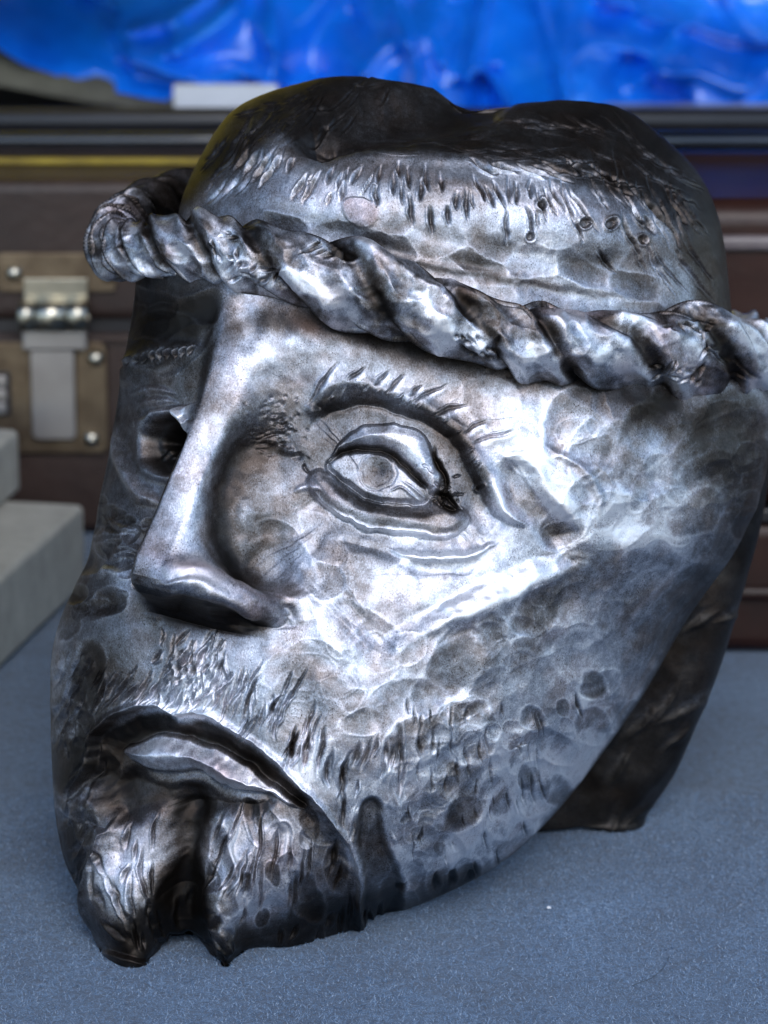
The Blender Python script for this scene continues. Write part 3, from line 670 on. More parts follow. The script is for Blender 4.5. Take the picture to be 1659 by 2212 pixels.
# parts of the face
pid = np.zeros((NRF, NCF), np.int8)
def region(pts, code, layer_near=True, grow=0):
    A = np.zeros((H_, W_), np.float32); s_, d_ = poly(pts, 6); A[s_] = (d_ > -grow)
    m = (sample(A, px, py) > .5) & (face > .05) & ((wfar < .5) if layer_near else (wfar >= .5))
    pid[m] = code
pid[((A_n * Wn > 22) | (wing > 18))] = 1
region(lowp, 4); region(lidp, 3); region(eyep, 2); region(lip, 5)
region([(363, 886), (390, 874), (430, 868), (440, 900), (430, 940), (408, 946), (388, 938), (372, 912)], 6, False)
fp = pid[:-1]
names = {0: 'face', 1: 'nose', 2: 'eyeball', 3: 'upper_eyelid', 4: 'lower_eyelid', 5: 'lower_lip', 6: 'inner_eyelid'}
face_o = None
for k_, nme in names.items():
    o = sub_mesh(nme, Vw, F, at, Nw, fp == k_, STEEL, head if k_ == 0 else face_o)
    if k_ == 0: face_o = o
    if k_ == 6: o['label'] = 'bright folded scrap of lid beside the open eye hole'

# ---- hair cap
CAP = [
 [(385, 540, -100), (500, 600, 120), (750, 660, 215), (1050, 740, 215), (1350, 760, 100), (1585, 730, -220), (1450, 620, -560), (950, 540, -680), (520, 500, -400)],
 [(388, 450, -100), (500, 480, 135), (750, 520, 235), (1050, 590, 240), (1350, 620, 125), (1574, 610, -220), (1450, 520, -580), (950, 440, -700), (500, 420, -420)],
 [(432, 350, -100), (560, 372, 130), (760, 400, 222), (1050, 440, 232), (1330, 470, 130), (1552, 480, -230), (1450, 430, -580), (950, 370, -690), (520, 340, -420)],
 [(478, 275, -110), (620, 300, 85), (780, 330, 150), (1030, 348, 165), (1270, 368, 75), (1500, 370, -240), (1410, 350, -540), (950, 290, -640), (580, 262, -400)],
 [(548, 220, -150), (660, 252, -20), (810, 276, 20), (1010, 290, 20), (1220, 292, -70), (1405, 284, -270), (1330, 265, -440), (1010, 246, -490), (670, 205, -340)],
 [(672, 186, -200), (740, 215, -120), (860, 235, -110), (1000, 248, -120), (1170, 245, -180), (1320, 238, -280), (1250, 233, -350), (1040, 240, -360), (770, 186, -300)],
 [(800, 180, -230), (840, 192, -200), (900, 205, -200), (1000, 236, -210), (1130, 232, -230), (1210, 228, -255), (1150, 228, -280), (1040, 242, -290), (890, 196, -260)],
 [(930, 205, -235), (940, 206, -232), (960, 216, -232), (1000, 232, -235), (1050, 240, -240), (1080, 238, -245), (1060, 242, -250), (1010, 238, -250), (960, 216, -245)]]
NRC, NCC = 620, 560
V, uc2, vr2 = loft(CAP, NRC, [1, 1.2, 1.2, 1.2, 1.1, .25, .2, .25, .4], NCC, [.8, 1, 1.2, 1.3, 1.2, .6, .2])
V[-1] = V[-1].mean(0); V[-2] = (V[-2] + V[-1]) / 2; V[..., 1] -= 0
Hc = np.zeros((H_, W_), np.float32); Cc = np.full((H_, W_), .66, np.float32)
stroke(Hc, [(640, 318), (720, 300), (820, 278), (920, 262), (1000, 246), (1065, 232), (1110, 226)], 36, -34, .1)       # parting between the two lobes
gauss(Hc, 690, 306, 40, 22, -26, -5)
gauss(Hc, 800, 205, 170, 40, 26); gauss(Hc, 1250, 262, 160, 36, 22)
gauss(Hc, 600, 320, 44, 26, 18)
stroke(Hc, [(600, 300), (640, 290), (650, 310), (740, 335), (860, 338), (1000, 346), (1130, 372), (1250, 420)], 16, 9, .2)
gauss(Hc, 1150, 560, 180, 50, -14, 8); stepline(Hc, [(560, 455), (700, 470), (850, 520), (1000, 560), (1200, 605), (1400, 640)], 22, 60, -9, 1, .25)
stroke(Hc, [(820, 540), (980, 580), (1150, 605), (1400, 648)], 12, 5, .3)
dirf = lambda x, y: np.interp(x, [560, 700, 900, 1100, 1300, 1500], [128, 118, 93, 78, 58, 55])
CUTS = [(882, 360, 884, 405), (917, 355, 925, 412), (912, 380, 905, 436), (950, 370, 951, 412), (885, 415, 890, 490), (928, 440, 932, 510), (965, 440, 969, 487), (984, 412, 984, 455), (1004, 406, 1006, 475), (1018, 372, 1045, 435),
 (1045, 398, 1066, 447), (1060, 382, 1092, 452), (1112, 390, 1114, 440), (1137, 390, 1143, 430), (1092, 450, 1096, 528), (1149, 400, 1182, 480), (1185, 390, 1220, 458), (1172, 405, 1200, 465), (1140, 460, 1155, 514), (1210, 386, 1246, 500), (1222, 400, 1298, 500), (1268, 376, 1312, 448),
 (1335, 452, 1402, 584), (1295, 535, 1340, 590), (1350, 440, 1414, 505), (1380, 405, 1450, 500), (1160, 344, 1230, 372), (1215, 340, 1260, 378), (1270, 352, 1330, 388), (1310, 365, 1366, 418), (1435, 420, 1480, 485), (1420, 435, 1475, 540), (1455, 400, 1525, 505),
 (612, 338, 596, 368), (640, 338, 618, 374), (603, 352, 558, 406), (564, 330, 522, 372), (667, 376, 626, 432), (699, 368, 648, 442), (722, 355, 705, 400), (780, 354, 758, 394), (824, 358, 810, 398), (740, 392, 736, 436), (815, 394, 808, 444), (548, 318, 500, 372), (586, 340, 540, 392), (852, 372, 846, 420), (862, 350, 866, 384), (1010, 350, 1075, 370), (1040, 346, 1120, 372), (1100, 352, 1180, 386), (1125, 352, 1240, 392), (1385, 462, 1412, 500), (1240, 470, 1262, 520)]
gouges(Hc, Cc, [(a + 3, b, c + 3, d_ + 4, 4.0) for a, b, c, d_ in CUTS], 11, 4.5, .26)
gouges(Hc, Cc, scatter([(620, 360), (1000, 372), (1200, 400), (1250, 500), (1100, 480), (900, 450), (660, 430)], 12, 50, 3, dirf, 31, 7), 8, 3, .2)
gouges(Hc, Cc, scatter([(1300, 380), (1450, 400), (1560, 560), (1540, 630), (1440, 600)], 20, 130, 3, lambda x, y: 62, 33, 5), 6, 3, -.14)
gouges(Hc, Cc, scatter([(900, 290), (1150, 250), (1350, 260), (1500, 370), (1440, 400), (1250, 380), (1000, 340)], 28, 170, 2.6, lambda x, y: np.interp(x, [900, 1150, 1300, 1450], [2, 6, 24, 40]), 34, 4), 4, 2.5, -.14)
gouges(Hc, Cc, scatter([(720, 285), (980, 275), (1200, 330), (1150, 350), (760, 330)], 20, 130, 3, lambda x, y: 3, 35, 4), 3, 2, -.12)
gouges(Hc, Cc, scatter([(450, 330), (560, 260), (640, 300), (600, 360), (480, 430), (430, 430)], 30, 84, 3.4, lambda x, y: -55, 36, 6), 5, 3, -.14)
gouges(Hc, Cc, scatter([(520, 250), (640, 200), (800, 185), (900, 215), (700, 280)], 20, 60, 2.6, lambda x, y: -30, 37, 12), 5, 3, 0)
Cn = Cn
for (a, b, r) in ((1169, 444, 10), (1265, 481, 13), (1322, 482, 13), (1150, 512, 10), (1388, 516, 11)):
    s, d = poly([(a + r * math.cos(q), b + r * math.sin(q)) for q in np.linspace(0, 6.28, 10, endpoint=False)], 8); Hc[s] += -8 * sstep(-1, 4, d) + 3 * np.exp(-.5 * ((d + 3) / 2) ** 2); Cc[s] -= .3 * sstep(-1, 3, d)
Hc += noise(100, 61, 3) * 8
c1_, c2_, cid = cells(70, 71, 15, 1.6, 20); zc = zone([(560, 440), (1420, 560), (1440, 680), (560, 560)], 30)
cu = np.clip(1 - (c1_ / .7) ** 2, 0, 1); Hc -= 7 * cu * zc; Cc += zc * (.15 * np.exp(-((c2_ - c1_) / .1) ** 2) - .28 * cu * (cid > .4))
# dark top: reflection of dark surroundings painted above the bright front
s, d = poly([(330, 640), (400, 450), (450, 400), (520, 355), (600, 300), (640, 320), (700, 338), (860, 336), (1000, 344), (1120, 360), (1250, 400), (1370, 430), (1450, 500), (1500, 620), (1500, 800), (1800, 800), (1800, 100), (330, 100)], 60, 0)
Cc[s] -= .43 * sstep(-14, 26, d)
gauss(Cc, 720, 420, 70, 40, .12); gauss(Cc, 560, 470, 40, 50, -.2); gauss(Cc, 1180, 500, 60, 60, .16); gauss(Cc, 820, 380, 200, 25, .14)
stroke(Cc, [(560, 470), (700, 485), (860, 540), (1000, 580), (1200, 620)], 26, -.18, .2)
gauss(Rn, 0, 0, 1, 1, 0)
Rc = np.zeros((H_, W_), np.float32); s, d = poly([(742, 440), (780, 424), (815, 445), (812, 478), (780, 492), (748, 474)], 10); Rc[s] += .8 * sstep(-4, 8, d); Hc[s] += 2 * sstep(-2, 3, d)
Cc += noise(90, 63, 4) * .40 + noise(12, 64, 3) * .12
N1 = grid_normals(V); sg = -1 if N1[NRC // 4, np.searchsorted(uc2, 2.5), 2] < 0 else 1; N1 *= sg
px, py = waver(*proj(V[..., 0], V[..., 1], V[..., 2]))
fc = sstep(-.15, .1, N1[..., 2]) * ((uc2 < 5.6) | (uc2 > 8.4))[None]
V = V + N1 * (sample(Hc, px, py) * fc * (.35 + .65 * sstep(.1, .5, N1[..., 2])))[..., None]
V[-1] = V[-3].mean(0) - [0, 16, 0]; V[-2] = (V[-3] + V[-1]) / 2
N2 = grid_normals(V) * sg
F = grid_faces(NRC, NCC)
if sg < 0: F = F[..., ::-1]
hair = sub_mesh('hair_cap', to_world(V).reshape(-1, 3), F, {'patina_shade': np.clip(sample(Cc, px, py) * fc + .22 * (1 - fc), 0, 1).ravel(), 'rust': (sample(Rc, px, py) * fc).ravel()}, NDIR(N2).reshape(-1, 3), np.ones(F.shape[:2], bool), STEEL, head)

# ---- twisted band
BP = [(268, 485, -170), (238, 525, -60), (270, 540, 60), (345, 532, 150), (450, 535, 225), (560, 558, 275), (680, 590, 315), (800, 628, 335), (920, 672, 335), (1040, 712, 315), (1160, 742, 280),
      (1290, 756, 220), (1410, 760, 130), (1520, 765, 20), (1620, 775, -120), (1760, 765, -330), (1660, 760, -600), (1300, 640, -740), (900, 500, -780), (620, 420, -640), (430, 425, -440), (320, 445, -290)]
NA, NB = 1700, 150
L = np.array([P(*p) for p in BP]); ctr = curve(L, NA, True)
tan = np.roll(ctr, -1, 0) - np.roll(ctr, 1, 0); tan /= np.sqrt((tan ** 2).sum(1, keepdims=True))
ax = np.array([.12, .93, .35]); ax /= np.sqrt((ax ** 2).sum())
e1 = np.cross(tan, ax); e1 /= np.sqrt((e1 ** 2).sum(1, keepdims=True)); e2 = np.cross(e1, tan)
arc = np.concatenate([[0], np.cumsum(np.sqrt((np.diff(ctr, axis=0) ** 2).sum(1)))]); tot = arc[-1]
th = np.linspace(0, 2 * np.pi, NB, endpoint=False)
if (e1 * (ctr - ctr.mean(0))).sum(1).mean() < 0: e1 = -e1
nt_w = 15
wob = .8 * np.sin(3 * 2 * np.pi * arc / tot + 1) + .6 * np.sin(7 * 2 * np.pi * arc / tot) + .3 * np.sin(13 * 2 * np.pi * arc / tot + 2)
pxa, _ = proj(ctr[:, 0], ctr[:, 1], ctr[:, 2])
dens_ = np.interp(pxa, [230, 330, 420, 520, 700, 1500, 1700], [1 / 62., 1 / 80., 1 / 120., 1 / 185., 1 / 215., 1 / 215., 1 / 190.])      # folds are packed tighter near the temple
ph = np.cumsum(np.where(ctr[:, 2] > -230, dens_, 1 / 140.)) * (tot / NA)
ph = ph * round(ph[-1]) / ph[-1] * np.pi
ph = ph + .6
a_ = th[None] + (ph + wob * .5)[:, None]
lobe = np.abs(np.sin(a_))                                      # two strands wound round each other
cr = sstep(0, .75, lobe)
R0 = 72 * (1 + .10 * np.sin(5 * 2 * np.pi * arc / tot + 2) + .06 * np.sin(11 * 2 * np.pi * arc / tot))
pxc, _ = proj(ctr[:, 0], ctr[:, 1], ctr[:, 2])
R0 = R0 * np.where(ctr[:, 2] < -180, .84, 1.0) if False else R0 * np.interp(ctr[:, 2], [-260, -120], [.82, 1.0])
R0 = R0 * np.interp(pxc, [200, 330, 560, 800, 1100, 1500], [.84, .98, 1.0, 1.06, 1.10, 1.18])
skew = .10 * np.sin(2 * a_ + .9)                                # sheet folded over at one side: sharper lip
r_ = R0[:, None] * (.63 + .36 * cr ** .8 + skew)
r_ = r_ * (1 + .035 * np.sin(3 * a_ + 5 * th[None]))
V = ctr[:, None] + e1[:, None] * (np.cos(th)[None] * r_)[..., None] * .80 + e2[:, None] * (np.sin(th)[None] * r_ * 1.10)[..., None]
Hb = noise(60, 81, 3) * 14; Cb = .70 + noise(40, 82, 4) * .8 + noise(12, 83, 3) * .3
Hb = Hb.astype(np.float32); Cb = Cb.astype(np.float32)
dents(Hb, Cb, [(180, 440), (560, 470), (900, 580), (1200, 640), (1659, 620), (1659, 860), (1300, 850), (900, 780), (600, 640), (180, 610)], 110, 38, 34, 9, .40, 501, 1.7)
Cb += .2
for reg, n, l, an in (([(430, 500), (500, 500), (520, 560), (440, 560)], 9, 28, 50), ([(480, 560), (620, 580), (600, 620), (500, 600)], 9, 44, -20), ([(660, 515), (780, 540), (780, 560), (660, 540)], 6, 40, -8),
                      ([(985, 720), (1080, 740), (1080, 780), (1000, 770)], 14, 28, 50), ([(1410, 790), (1520, 780), (1520, 830), (1420, 815)], 14, 34, -45), ([(1500, 700), (1640, 800), (1600, 830), (1500, 740)], 10, 40, 40), ([(1440, 690), (1560, 690), (1540, 720), (1440, 715)], 8, 34, 20)):
    gouges(Hb, Cb, scatter(reg, n, l, 3.5, lambda x, y: an, int(n + l), 25), 6, 3, .45)
N1 = grid_normals(V); mid = V - ctr[:, None]; sg = 1 if (N1 * mid).sum(2).mean() > 0 else -1; N1 *= sg
px, py = waver(*proj(V[..., 0], V[..., 1], V[..., 2]))
fb = sstep(0, .3, N1[..., 2])
V = V + N1 * (sample(Hb, px, py) * fb)[..., None]
N2 = grid_normals(np.concatenate([V[-1:], V, V[:1]], 0))[1:-1] * sg
F = grid_faces(NA + 1, NB); F = F % (NA * NB)
if sg < 0: F = F[..., ::-1]
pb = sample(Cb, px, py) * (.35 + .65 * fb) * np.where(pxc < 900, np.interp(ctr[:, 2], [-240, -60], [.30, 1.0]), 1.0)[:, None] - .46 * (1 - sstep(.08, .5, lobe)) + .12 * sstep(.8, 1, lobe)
band = sub_mesh('twisted_band', to_world(V).reshape(-1, 3), F, {'patina_shade': np.clip(pb, 0, 1).ravel(), 'rust': (np.clip(noise(90, 85, 2) * 3, 0, 1)[np.clip(py, 0, H_ - 1).astype(int), np.clip(px, 0, W_ - 1).astype(int)]).ravel()}, NDIR(N2).reshape(-1, 3), np.ones(F.shape[:2], bool), STEEL, head)

# ---- neck plate behind the jaw
NP = []
for y, xr, z in ((860, 1668, -300), (1000, 1662, -340), (1150, 1640, -400), (1300, 1598, -450), (1450, 1553, -500), (1600, 1490, -560), (1700, 1440, -600), (1783, 1392, -640)):
    wd = np.interp(y, [860, 1783], [420, 330])
    NP.append([(xr, y, z - 40), (xr - 12, y, z + 10), (xr - wd * .5, y + 4, z + 35), (xr - wd, y + 4, z + 20), (xr - wd - 10, y, z - 30), (xr - wd * .5, y - 8, z - 90)])
e = np.array(NP[-1]); NP.append((e * [1, 0, 1] + [0, 1786, 0]).tolist()); c0 = e.mean(0); NP.append((c0 + (e - c0) * [.1, 0, .1] - [0, c0[1] - 1780, 0] + [0, c0[1] - c0[1], 0]).tolist())
NP[-1] = [(a, 1780, c) for a, b, c in NP[-1]]
V, uc3, _ = loft(NP, 420, [1, 1, 1, .3, .2, .2], 260, [1] * 7 + [.6, .3])
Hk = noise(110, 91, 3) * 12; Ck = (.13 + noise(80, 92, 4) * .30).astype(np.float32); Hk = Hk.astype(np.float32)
gouges(Hk, Ck, scatter([(1400, 1250), (1640, 1000), (1560, 1450), (1400, 1780), (1240, 1780)], 16, 150, 10, lambda x, y: -50, 93, 12), 2, 3, -.16)
N1 = grid_normals(V); sg = 1 if N1[200, np.searchsorted(uc3, 2), 2] > 0 else -1; N1 *= sg
px, py = waver(*proj(V[..., 0], V[..., 1], V[..., 2])); fk = sstep(0, .3, N1[..., 2])
V = V + N1 * (sample(Hk, px, py) * fk)[..., None]; N2 = grid_normals(V) * sg
F = grid_faces(420, 260)
if sg < 0: F = F[..., ::-1]
neck = sub_mesh('neck', to_world(V).reshape(-1, 3), F, {'patina_shade': np.clip(sample(Ck, px, py), 0, 1).ravel(), 'rust': (px * 0).ravel()}, NDIR(N2).reshape(-1, 3), np.ones(F.shape[:2], bool), STEEL, head)
#@@BACK0
# ------------------------------------------------------------------ unseen canvas added for shade and dark reflections: rear, side and roof
wm, nt_, b = mat_new('blocker_dark'); q = NT(nt_); b.inputs['Roughness'].default_value = .95
q.l(q.ramp(q.noise(q.n('ShaderNodeTexCoord').outputs['Object'], 9, 5), [(.3, (.020, .017, .015)), (.7, (.040, .034, .030))]), b.inputs['Base Color'])
V_, F_ = box_vf((0, 2.3, .6), (5, .03, 2.9)); prop(bm_obj('rear_light_blocker', V_, F_, wm), kind='structure')
V_, F_ = box_vf((-1.9, 1.2, .4), (.03, 2.17, 2.5)); prop(bm_obj('side_light_blocker', V_, F_, wm), kind='structure')
V_, F_ = box_vf((0, .85, 2.07), (5, 2.9, .03)); prop(bm_obj('roof_light_blocker', V_, F_, wm), kind='structure')

def rrect(w_, h_, r_, n=6):
    out = []
    for cx, cy, a0 in ((w_ / 2 - r_, h_ / 2 - r_, 0), (-w_ / 2 + r_, h_ / 2 - r_, 90), (-w_ / 2 + r_, -h_ / 2 + r_, 180), (w_ / 2 - r_, -h_ / 2 + r_, 270)):
        for i in range(n + 1):
            a = math.radians(a0 + 90 * i / n); out.append((cx + r_ * math.cos(a), cy + r_ * math.sin(a)))
    return out
def plate(name, x0, y0, x1, y1, wy, th, r_, mat, parent, bev=.0006, lift=0):
    """upright plate facing -Y whose outline spans the given marks on the plane Y = wy; parts are relative to the thing's origin"""
    a, c = on_y(x0, y0, wy), on_y(x1, y1, wy); cx, cz = (a[0] + c[0]) / 2, (a[2] + c[2]) / 2
    w_, h_ = abs(c[0] - a[0]), abs(a[2] - c[2]); o_ = rrect(w_, h_, min(r_, w_ / 2.01, h_ / 2.01)); n = len(o_)
    o0 = np.array(parent.matrix_world.translation) if parent.parent is None else np.array(parent.parent.location)
    o0 = np.array(parent.location) if parent.type == 'EMPTY' else (np.array(parent.parent.location) if parent.parent and parent.parent.type == 'EMPTY' else o0)
    V = [(cx + u - o0[0], wy - lift - th - o0[1], cz + v - o0[2]) for u, v in o_] + [(cx + u - o0[0], wy - lift - o0[1], cz + v - o0[2]) for u, v in o_]
    F = [tuple(range(n))] + [tuple(range(2 * n - 1, n - 1, -1))] + [(i, i + n, (i + 1) % n + n, (i + 1) % n) for i in range(n)]
    return bm_obj(name, V, F, mat, parent, bevel=bev)
def lathe_y(name, c, prof, mat, parent, axis='y', n=20):
    """prof: (distance along axis, radius)"""
    V, F = [], []
    for k, (h, r_) in enumerate(prof):
        for i in range(n):
            a = 2 * math.pi * i / n
            p = {'y': (c[0] + r_ * math.cos(a), c[1] - h, c[2] + r_ * math.sin(a)), 'x': (c[0] + h, c[1] + r_ * math.cos(a), c[2] + r_ * math.sin(a))}[axis]
            V.append(p)
    for k in range(len(prof) - 1):
        for i in range(n): F.append((k * n + i, k * n + (i + 1) % n, (k + 1) * n + (i + 1) % n, (k + 1) * n + i))
    F.append(tuple(range(n))); F.append(tuple(range((len(prof) - 1) * n, len(prof) * n))[::-1])
    return bm_obj(name, V, F, mat, parent, smooth=True)

def simple(name, c1, c2, rough, metal=0, scale=40, bump_=.0, coat=0, spec=.5, detail=5):
    m, nt_, b = mat_new(name); q = NT(nt_); co = q.n('ShaderNodeTexCoord').outputs['Object']
    f = q.noise(co, scale, detail, .6); q.l(q.ramp(f, [(.3, c1), (.7, c2)]), b.inputs['Base Color'])
    b.inputs['Roughness'].default_value = rough; b.inputs['Metallic'].default_value = metal; b.inputs['Coat Weight'].default_value = coat
    b.inputs['Specular IOR Level'].default_value = spec
    if bump_: q.l(q.bump(q.noise(co, scale * 6, 4), bump_, .002), b.inputs['Normal'])
    return m
LEATHER = simple('brown_leather', (.020, .012, .010), (.040, .024, .019), .50, scale=22, bump_=.3, coat=.0, spec=.4)
LEATHER2 = simple('dark_brown_leather', (.014, .006, .005), (.036, .013, .009), .42, scale=15, bump_=.2, coat=.03, spec=.3)
BRASS = simple('tarnished_brass', (.11, .08, .055), (.22, .17, .115), .5, 1, 60, .1)
NICKEL = simple('worn_nickel', (.34, .32, .26), (.50, .48, .40), .3, 1, 50)
NICKEL2 = simple('dull_nickel', (.34, .32, .31), (.42, .40, .39), .45, 1, 30)
BLACK = simple('black_rubber', (.010, .010, .012), (.020, .020, .024), .35, scale=12)
GLOSSBLACK = simple('black_gloss_tube', (.008, .010, .014), (.014, .018, .026), .16, scale=12, coat=.6)
YELLOW = simple('yellow_wood', (.16, .11, .01), (.34, .25, .02), .5, scale=30)
PURPLE = simple('dark_purple_card', (.016, .013, .015), (.03, .025, .028), .9, scale=10, spec=.1)
TAN = simple('grey_tan_board', (.12, .11, .10), (.20, .18, .16), .7, scale=20)
STONE = simple('pale_grey_composite', (.29, .29, .265), (.40, .40, .365), .7, scale=60, bump_=.25)
OLIVE = simple('olive_grey_cloth', (.050, .046, .034), (.12, .115, .085), .85, scale=12, bump_=.3)
PAPER = simple('white_card', (.52, .54, .58), (.68, .70, .74), .6, scale=10)
MOTTLE = simple('mottled_plastic_sheet', (.12, .14, .20), (.50, .50, .50), .4, scale=26)

# ---- suitcase with latch, on the left
SY = .68
sz = on_y(829, 388, SY)[2]
seam = on_y(0, 706, SY)[2]
case = empty('suitcase', (-.1, SY + .16, 0), 'brown leather suitcase closed with a brass and nickel latch, behind the head', 'suitcase')
def case_box(name, x0, x1, y0, y1, z0, z1, mat, par, bev):
    o0 = np.array(par.location); V_, F_ = box_vf(((x0 + x1) / 2 - o0[0], (y0 + y1) / 2 - o0[1], (z0 + z1) / 2), (x1 - x0, y1 - y0, z1 - z0)); return bm_obj(name, V_, F_, mat, par, bevel=bev, seg=5)
case_box('lid', -.55, .36, SY, SY + .36, seam + .003, sz, LEATHER, case, .010)
case_box('body', -.55, .36, SY + .001, SY + .359, .001, seam - .004, LEATHER, case, .010)
case_box('seam_strip', -.54, .35, SY + .006, SY + .352, seam - .006, seam + .005, BLACK, case, .001)
case_box('edge_trim', -.548, .358, SY - .0025, SY + .004, seam - .0115, seam - .006, LEATHER, case, .0015)
lt = plate('latch', -8, 545, 252, 630, SY, .0030, .004, BRASS, case, .0012)
plate('mounting_plate', -120, 738, 236, 978, SY, .0030, .006, BRASS, case, .0012)
plate('hinge_leaf', 52, 598, 192, 650, SY, .0035, .001, NICKEL, case, .0008, .0034)
def knuckle(x0, x1, mat):
    a, c = on_y(x0, 672, SY), on_y(x1, 672, SY); r_ = .0108
    lathe_y('hinge_knuckle', (a[0] - case.location[0], SY - .0155 - case.location[1], a[2]), [(0, r_ * .8), (.0006, r_), (c[0] - a[0] - .0006, r_), (c[0] - a[0], r_ * .8)], mat, case, 'x', 24)
knuckle(46, 79, NICKEL); knuckle(82, 147, NICKEL); knuckle(150, 193, NICKEL)
plate('hasp_bar', 50, 708, 192, 752, SY, .007, .002, NICKEL2, case, .002, .0034)
plate('hasp_tongue', 66, 748, 168, 946, SY, .0045, .005, NICKEL2, case, .0015, .0034)
def rivet(x, y, mat):
    a = on_y(x, y, SY); lathe_y('rivet', (a[0] - case.location[0], SY - .003 - case.location[1], a[2]), [(0, .0056), (.0018, .0054), (.0036, .0042), (.0047, .002), (.0049, .0003)], mat, case, 'y', 16)
for x, y in ((32, 588), (236, 590), (208, 772), (199, 945), (20, 962)): rivet(x, y, NICKEL if x != 236 else BRASS)
plate('dial_slot', -60, 800, 26, 895, SY, .0012, .002, BLACK, case, .0004, .0032)
for k in range(3): plate('dial', -50, 808 + k * 29, 17, 832 + k * 29, SY, .004, .001, NICKEL2, case, .001, .0034)

# ---- things lying on the suitcase
def tube(name, y, h0, r_, mat, label, cat, x0=-.5, x1=.34):
    d = on_table(829, y, h0 + r_)
    o = lathe_y(name, (0, 0, 0), [(x0, r_ * .8), (x0 + .002, r_), (x1 - .002, r_), (x1, r_ * .8)], mat, None, 'x', 24); o.location = (0, d[1], h0 + r_ + .0005)
    return prop(o, label, cat)
tube('thin_tube', 305, sz, .0062, GLOSSBLACK, 'thin glossy black tube with a blue sheen, in front on the suitcase lid', 'tube')
tube('thick_tube', 262, sz, .0098, BLACK, 'thicker matt black tube lying at the back of the suitcase lid', 'tube')
a = on_table(829, 357, sz)
V_, F_ = box_vf((0, 0, .0030), (.9, .008, .004)); o = bm_obj('yellow_ruler', V_, F_, YELLOW, bevel=.001); o.location = (-.08, a[1], sz); prop(o, 'yellow wooden strip lying along the front of the suitcase lid', 'strip')
a = on_table(829, 330, sz)
V_, F_ = box_vf((0, 0, .0016), (.84, .03, .0032)); o = bm_obj('dark_card', V_, F_, PURPLE, bevel=.0006); o.location = (-.08, a[1] + .004, sz); prop(o, 'dark purple card lying flat between yellow strip and glossy tube', 'card')

# ---- second case on the right
RY = .40
z2 = on_y(1600, 438, RY)[2]
c2 = empty('leather_case', (.42, RY + .13, 0), 'dark reddish brown leather case with rounded edges standing right behind the neck', 'case')
case_box('lid', .10, .80, RY + .004, RY + .25, .094, z2, LEATHER2, c2, .016)
case_box('body', .10, .80, RY, RY + .256, .001, .088, LEATHER2, c2, .012)
case_box('piping', .098, .802, RY - .0045, RY + .008, .036, .046, LEATHER2, c2, .0045)
case_box('rim', .10, .80, RY - .003, RY + .006, .0865, .0955, BLACK, c2, .002)
case_box('top_piping', .11, .79, RY - .001, RY + .012, z2 - .030, z2 - .020, simple('pinkish_grey_trim', (.10, .08, .082), (.15, .125, .125), .4), c2, .004)
def lay(name, y0, y1, wy, h_, mat, label, cat, x0=.1, x1=.9):
    """a board standing on edge behind the case, seen between two heights"""
    t_, b_ = on_y(829, y0, wy)[2], on_y(829, y1, wy)[2]
    V_, F_ = box_vf((0, 0, 0), (x1 - x0, h_, t_ - b_)); o = bm_obj(name, V_, F_, mat, bevel=.002); o.location = ((x0 + x1) / 2, wy + h_ / 2, (t_ + b_) / 2); return prop(o, label, cat)
lay('purple_board', 322, 470, .67, .009, PURPLE, 'dark purple board standing on edge behind the right hand case', 'board', .15, .9)
lay('tan_board', 283, 470, .684, .012, TAN, 'grey tan board standing behind the dark purple board', 'board', .12, .9) if False else None
d_ = on_table(1500, 392, z2 + .008)
o = lathe_y('black_rod', (0, 0, 0), [(.12, .004), (.122, .006), (.85, .006), (.852, .004)], GLOSSBLACK, None, 'x'); o.location = (0, RY + .20, z2 + .007); prop(o, 'glossy black rod lying on the reddish brown case', 'rod')

# ---- things behind: olive cloth, white card, mottled sheet, blue tarpaulin
def sheet(name, pts_x, pts_y, wy, H, mat, nx, ny, lean=0, thick=.003, amp=1.0, edge=None):
    gx = np.linspace(pts_x[0], pts_x[1], nx); gy = np.linspace(pts_y[0], pts_y[1], ny)
    A = np.zeros((ny, nx, 3))
    for j, y in enumerate(gy):
        xs = gx; yy = y + (edge(xs, (y - pts_y[0]) / (pts_y[1] - pts_y[0])) if edge is not None else 0)
        d = rt[None] * ((xs - 829.5) * U)[:, None] + up[None] * (1106 - yy + 0 * xs)[:, None] * U - bk[None] * DIST
        A[j] = cam_pos + d * ((wy + lean * (pts_y[1] - y) - cam_pos[1]) / d[:, 1])[:, None]
    hx, hy = np.meshgrid(gx, gy); hh = sample(H, np.clip(hx, 0, W_ - 2) if H.shape == (H_, W_) else hx, hy + 600 if False else hy)
    A[..., 1] -= hh * U * 1.6 * amp
    B = A + [0, thick, 0]
    V = np.concatenate([A.reshape(-1, 3), B.reshape(-1, 3)]); F = grid_faces(ny, nx, False).reshape(-1, 4); n = nx * ny
    rim = np.concatenate([np.arange(nx), np.arange(1, ny) * nx + nx - 1, n - 2 - np.arange(nx - 1), (np.arange(ny - 2, 0, -1)) * nx])
    S = np.stack([rim, np.roll(rim, -1), np.roll(rim, -1) + n, rim + n], 1)
    o0 = A.reshape(-1, 3).mean(0); o0[2] = 0
    o = link(name, quads_mesh(name, V - o0, np.concatenate([F[:, ::-1], F + n, S])), mat); o.location = o0
    return o
Ht = np.zeros((H_, W_), np.float32)
Y0 = 700                                     # drawing offset so that folds can run above the picture's top
def fold(pts, w_, am, t=.15): stroke(Ht, [(a, b + Y0) for a, b in pts], w_ * 1.1, am * 3.0, t)
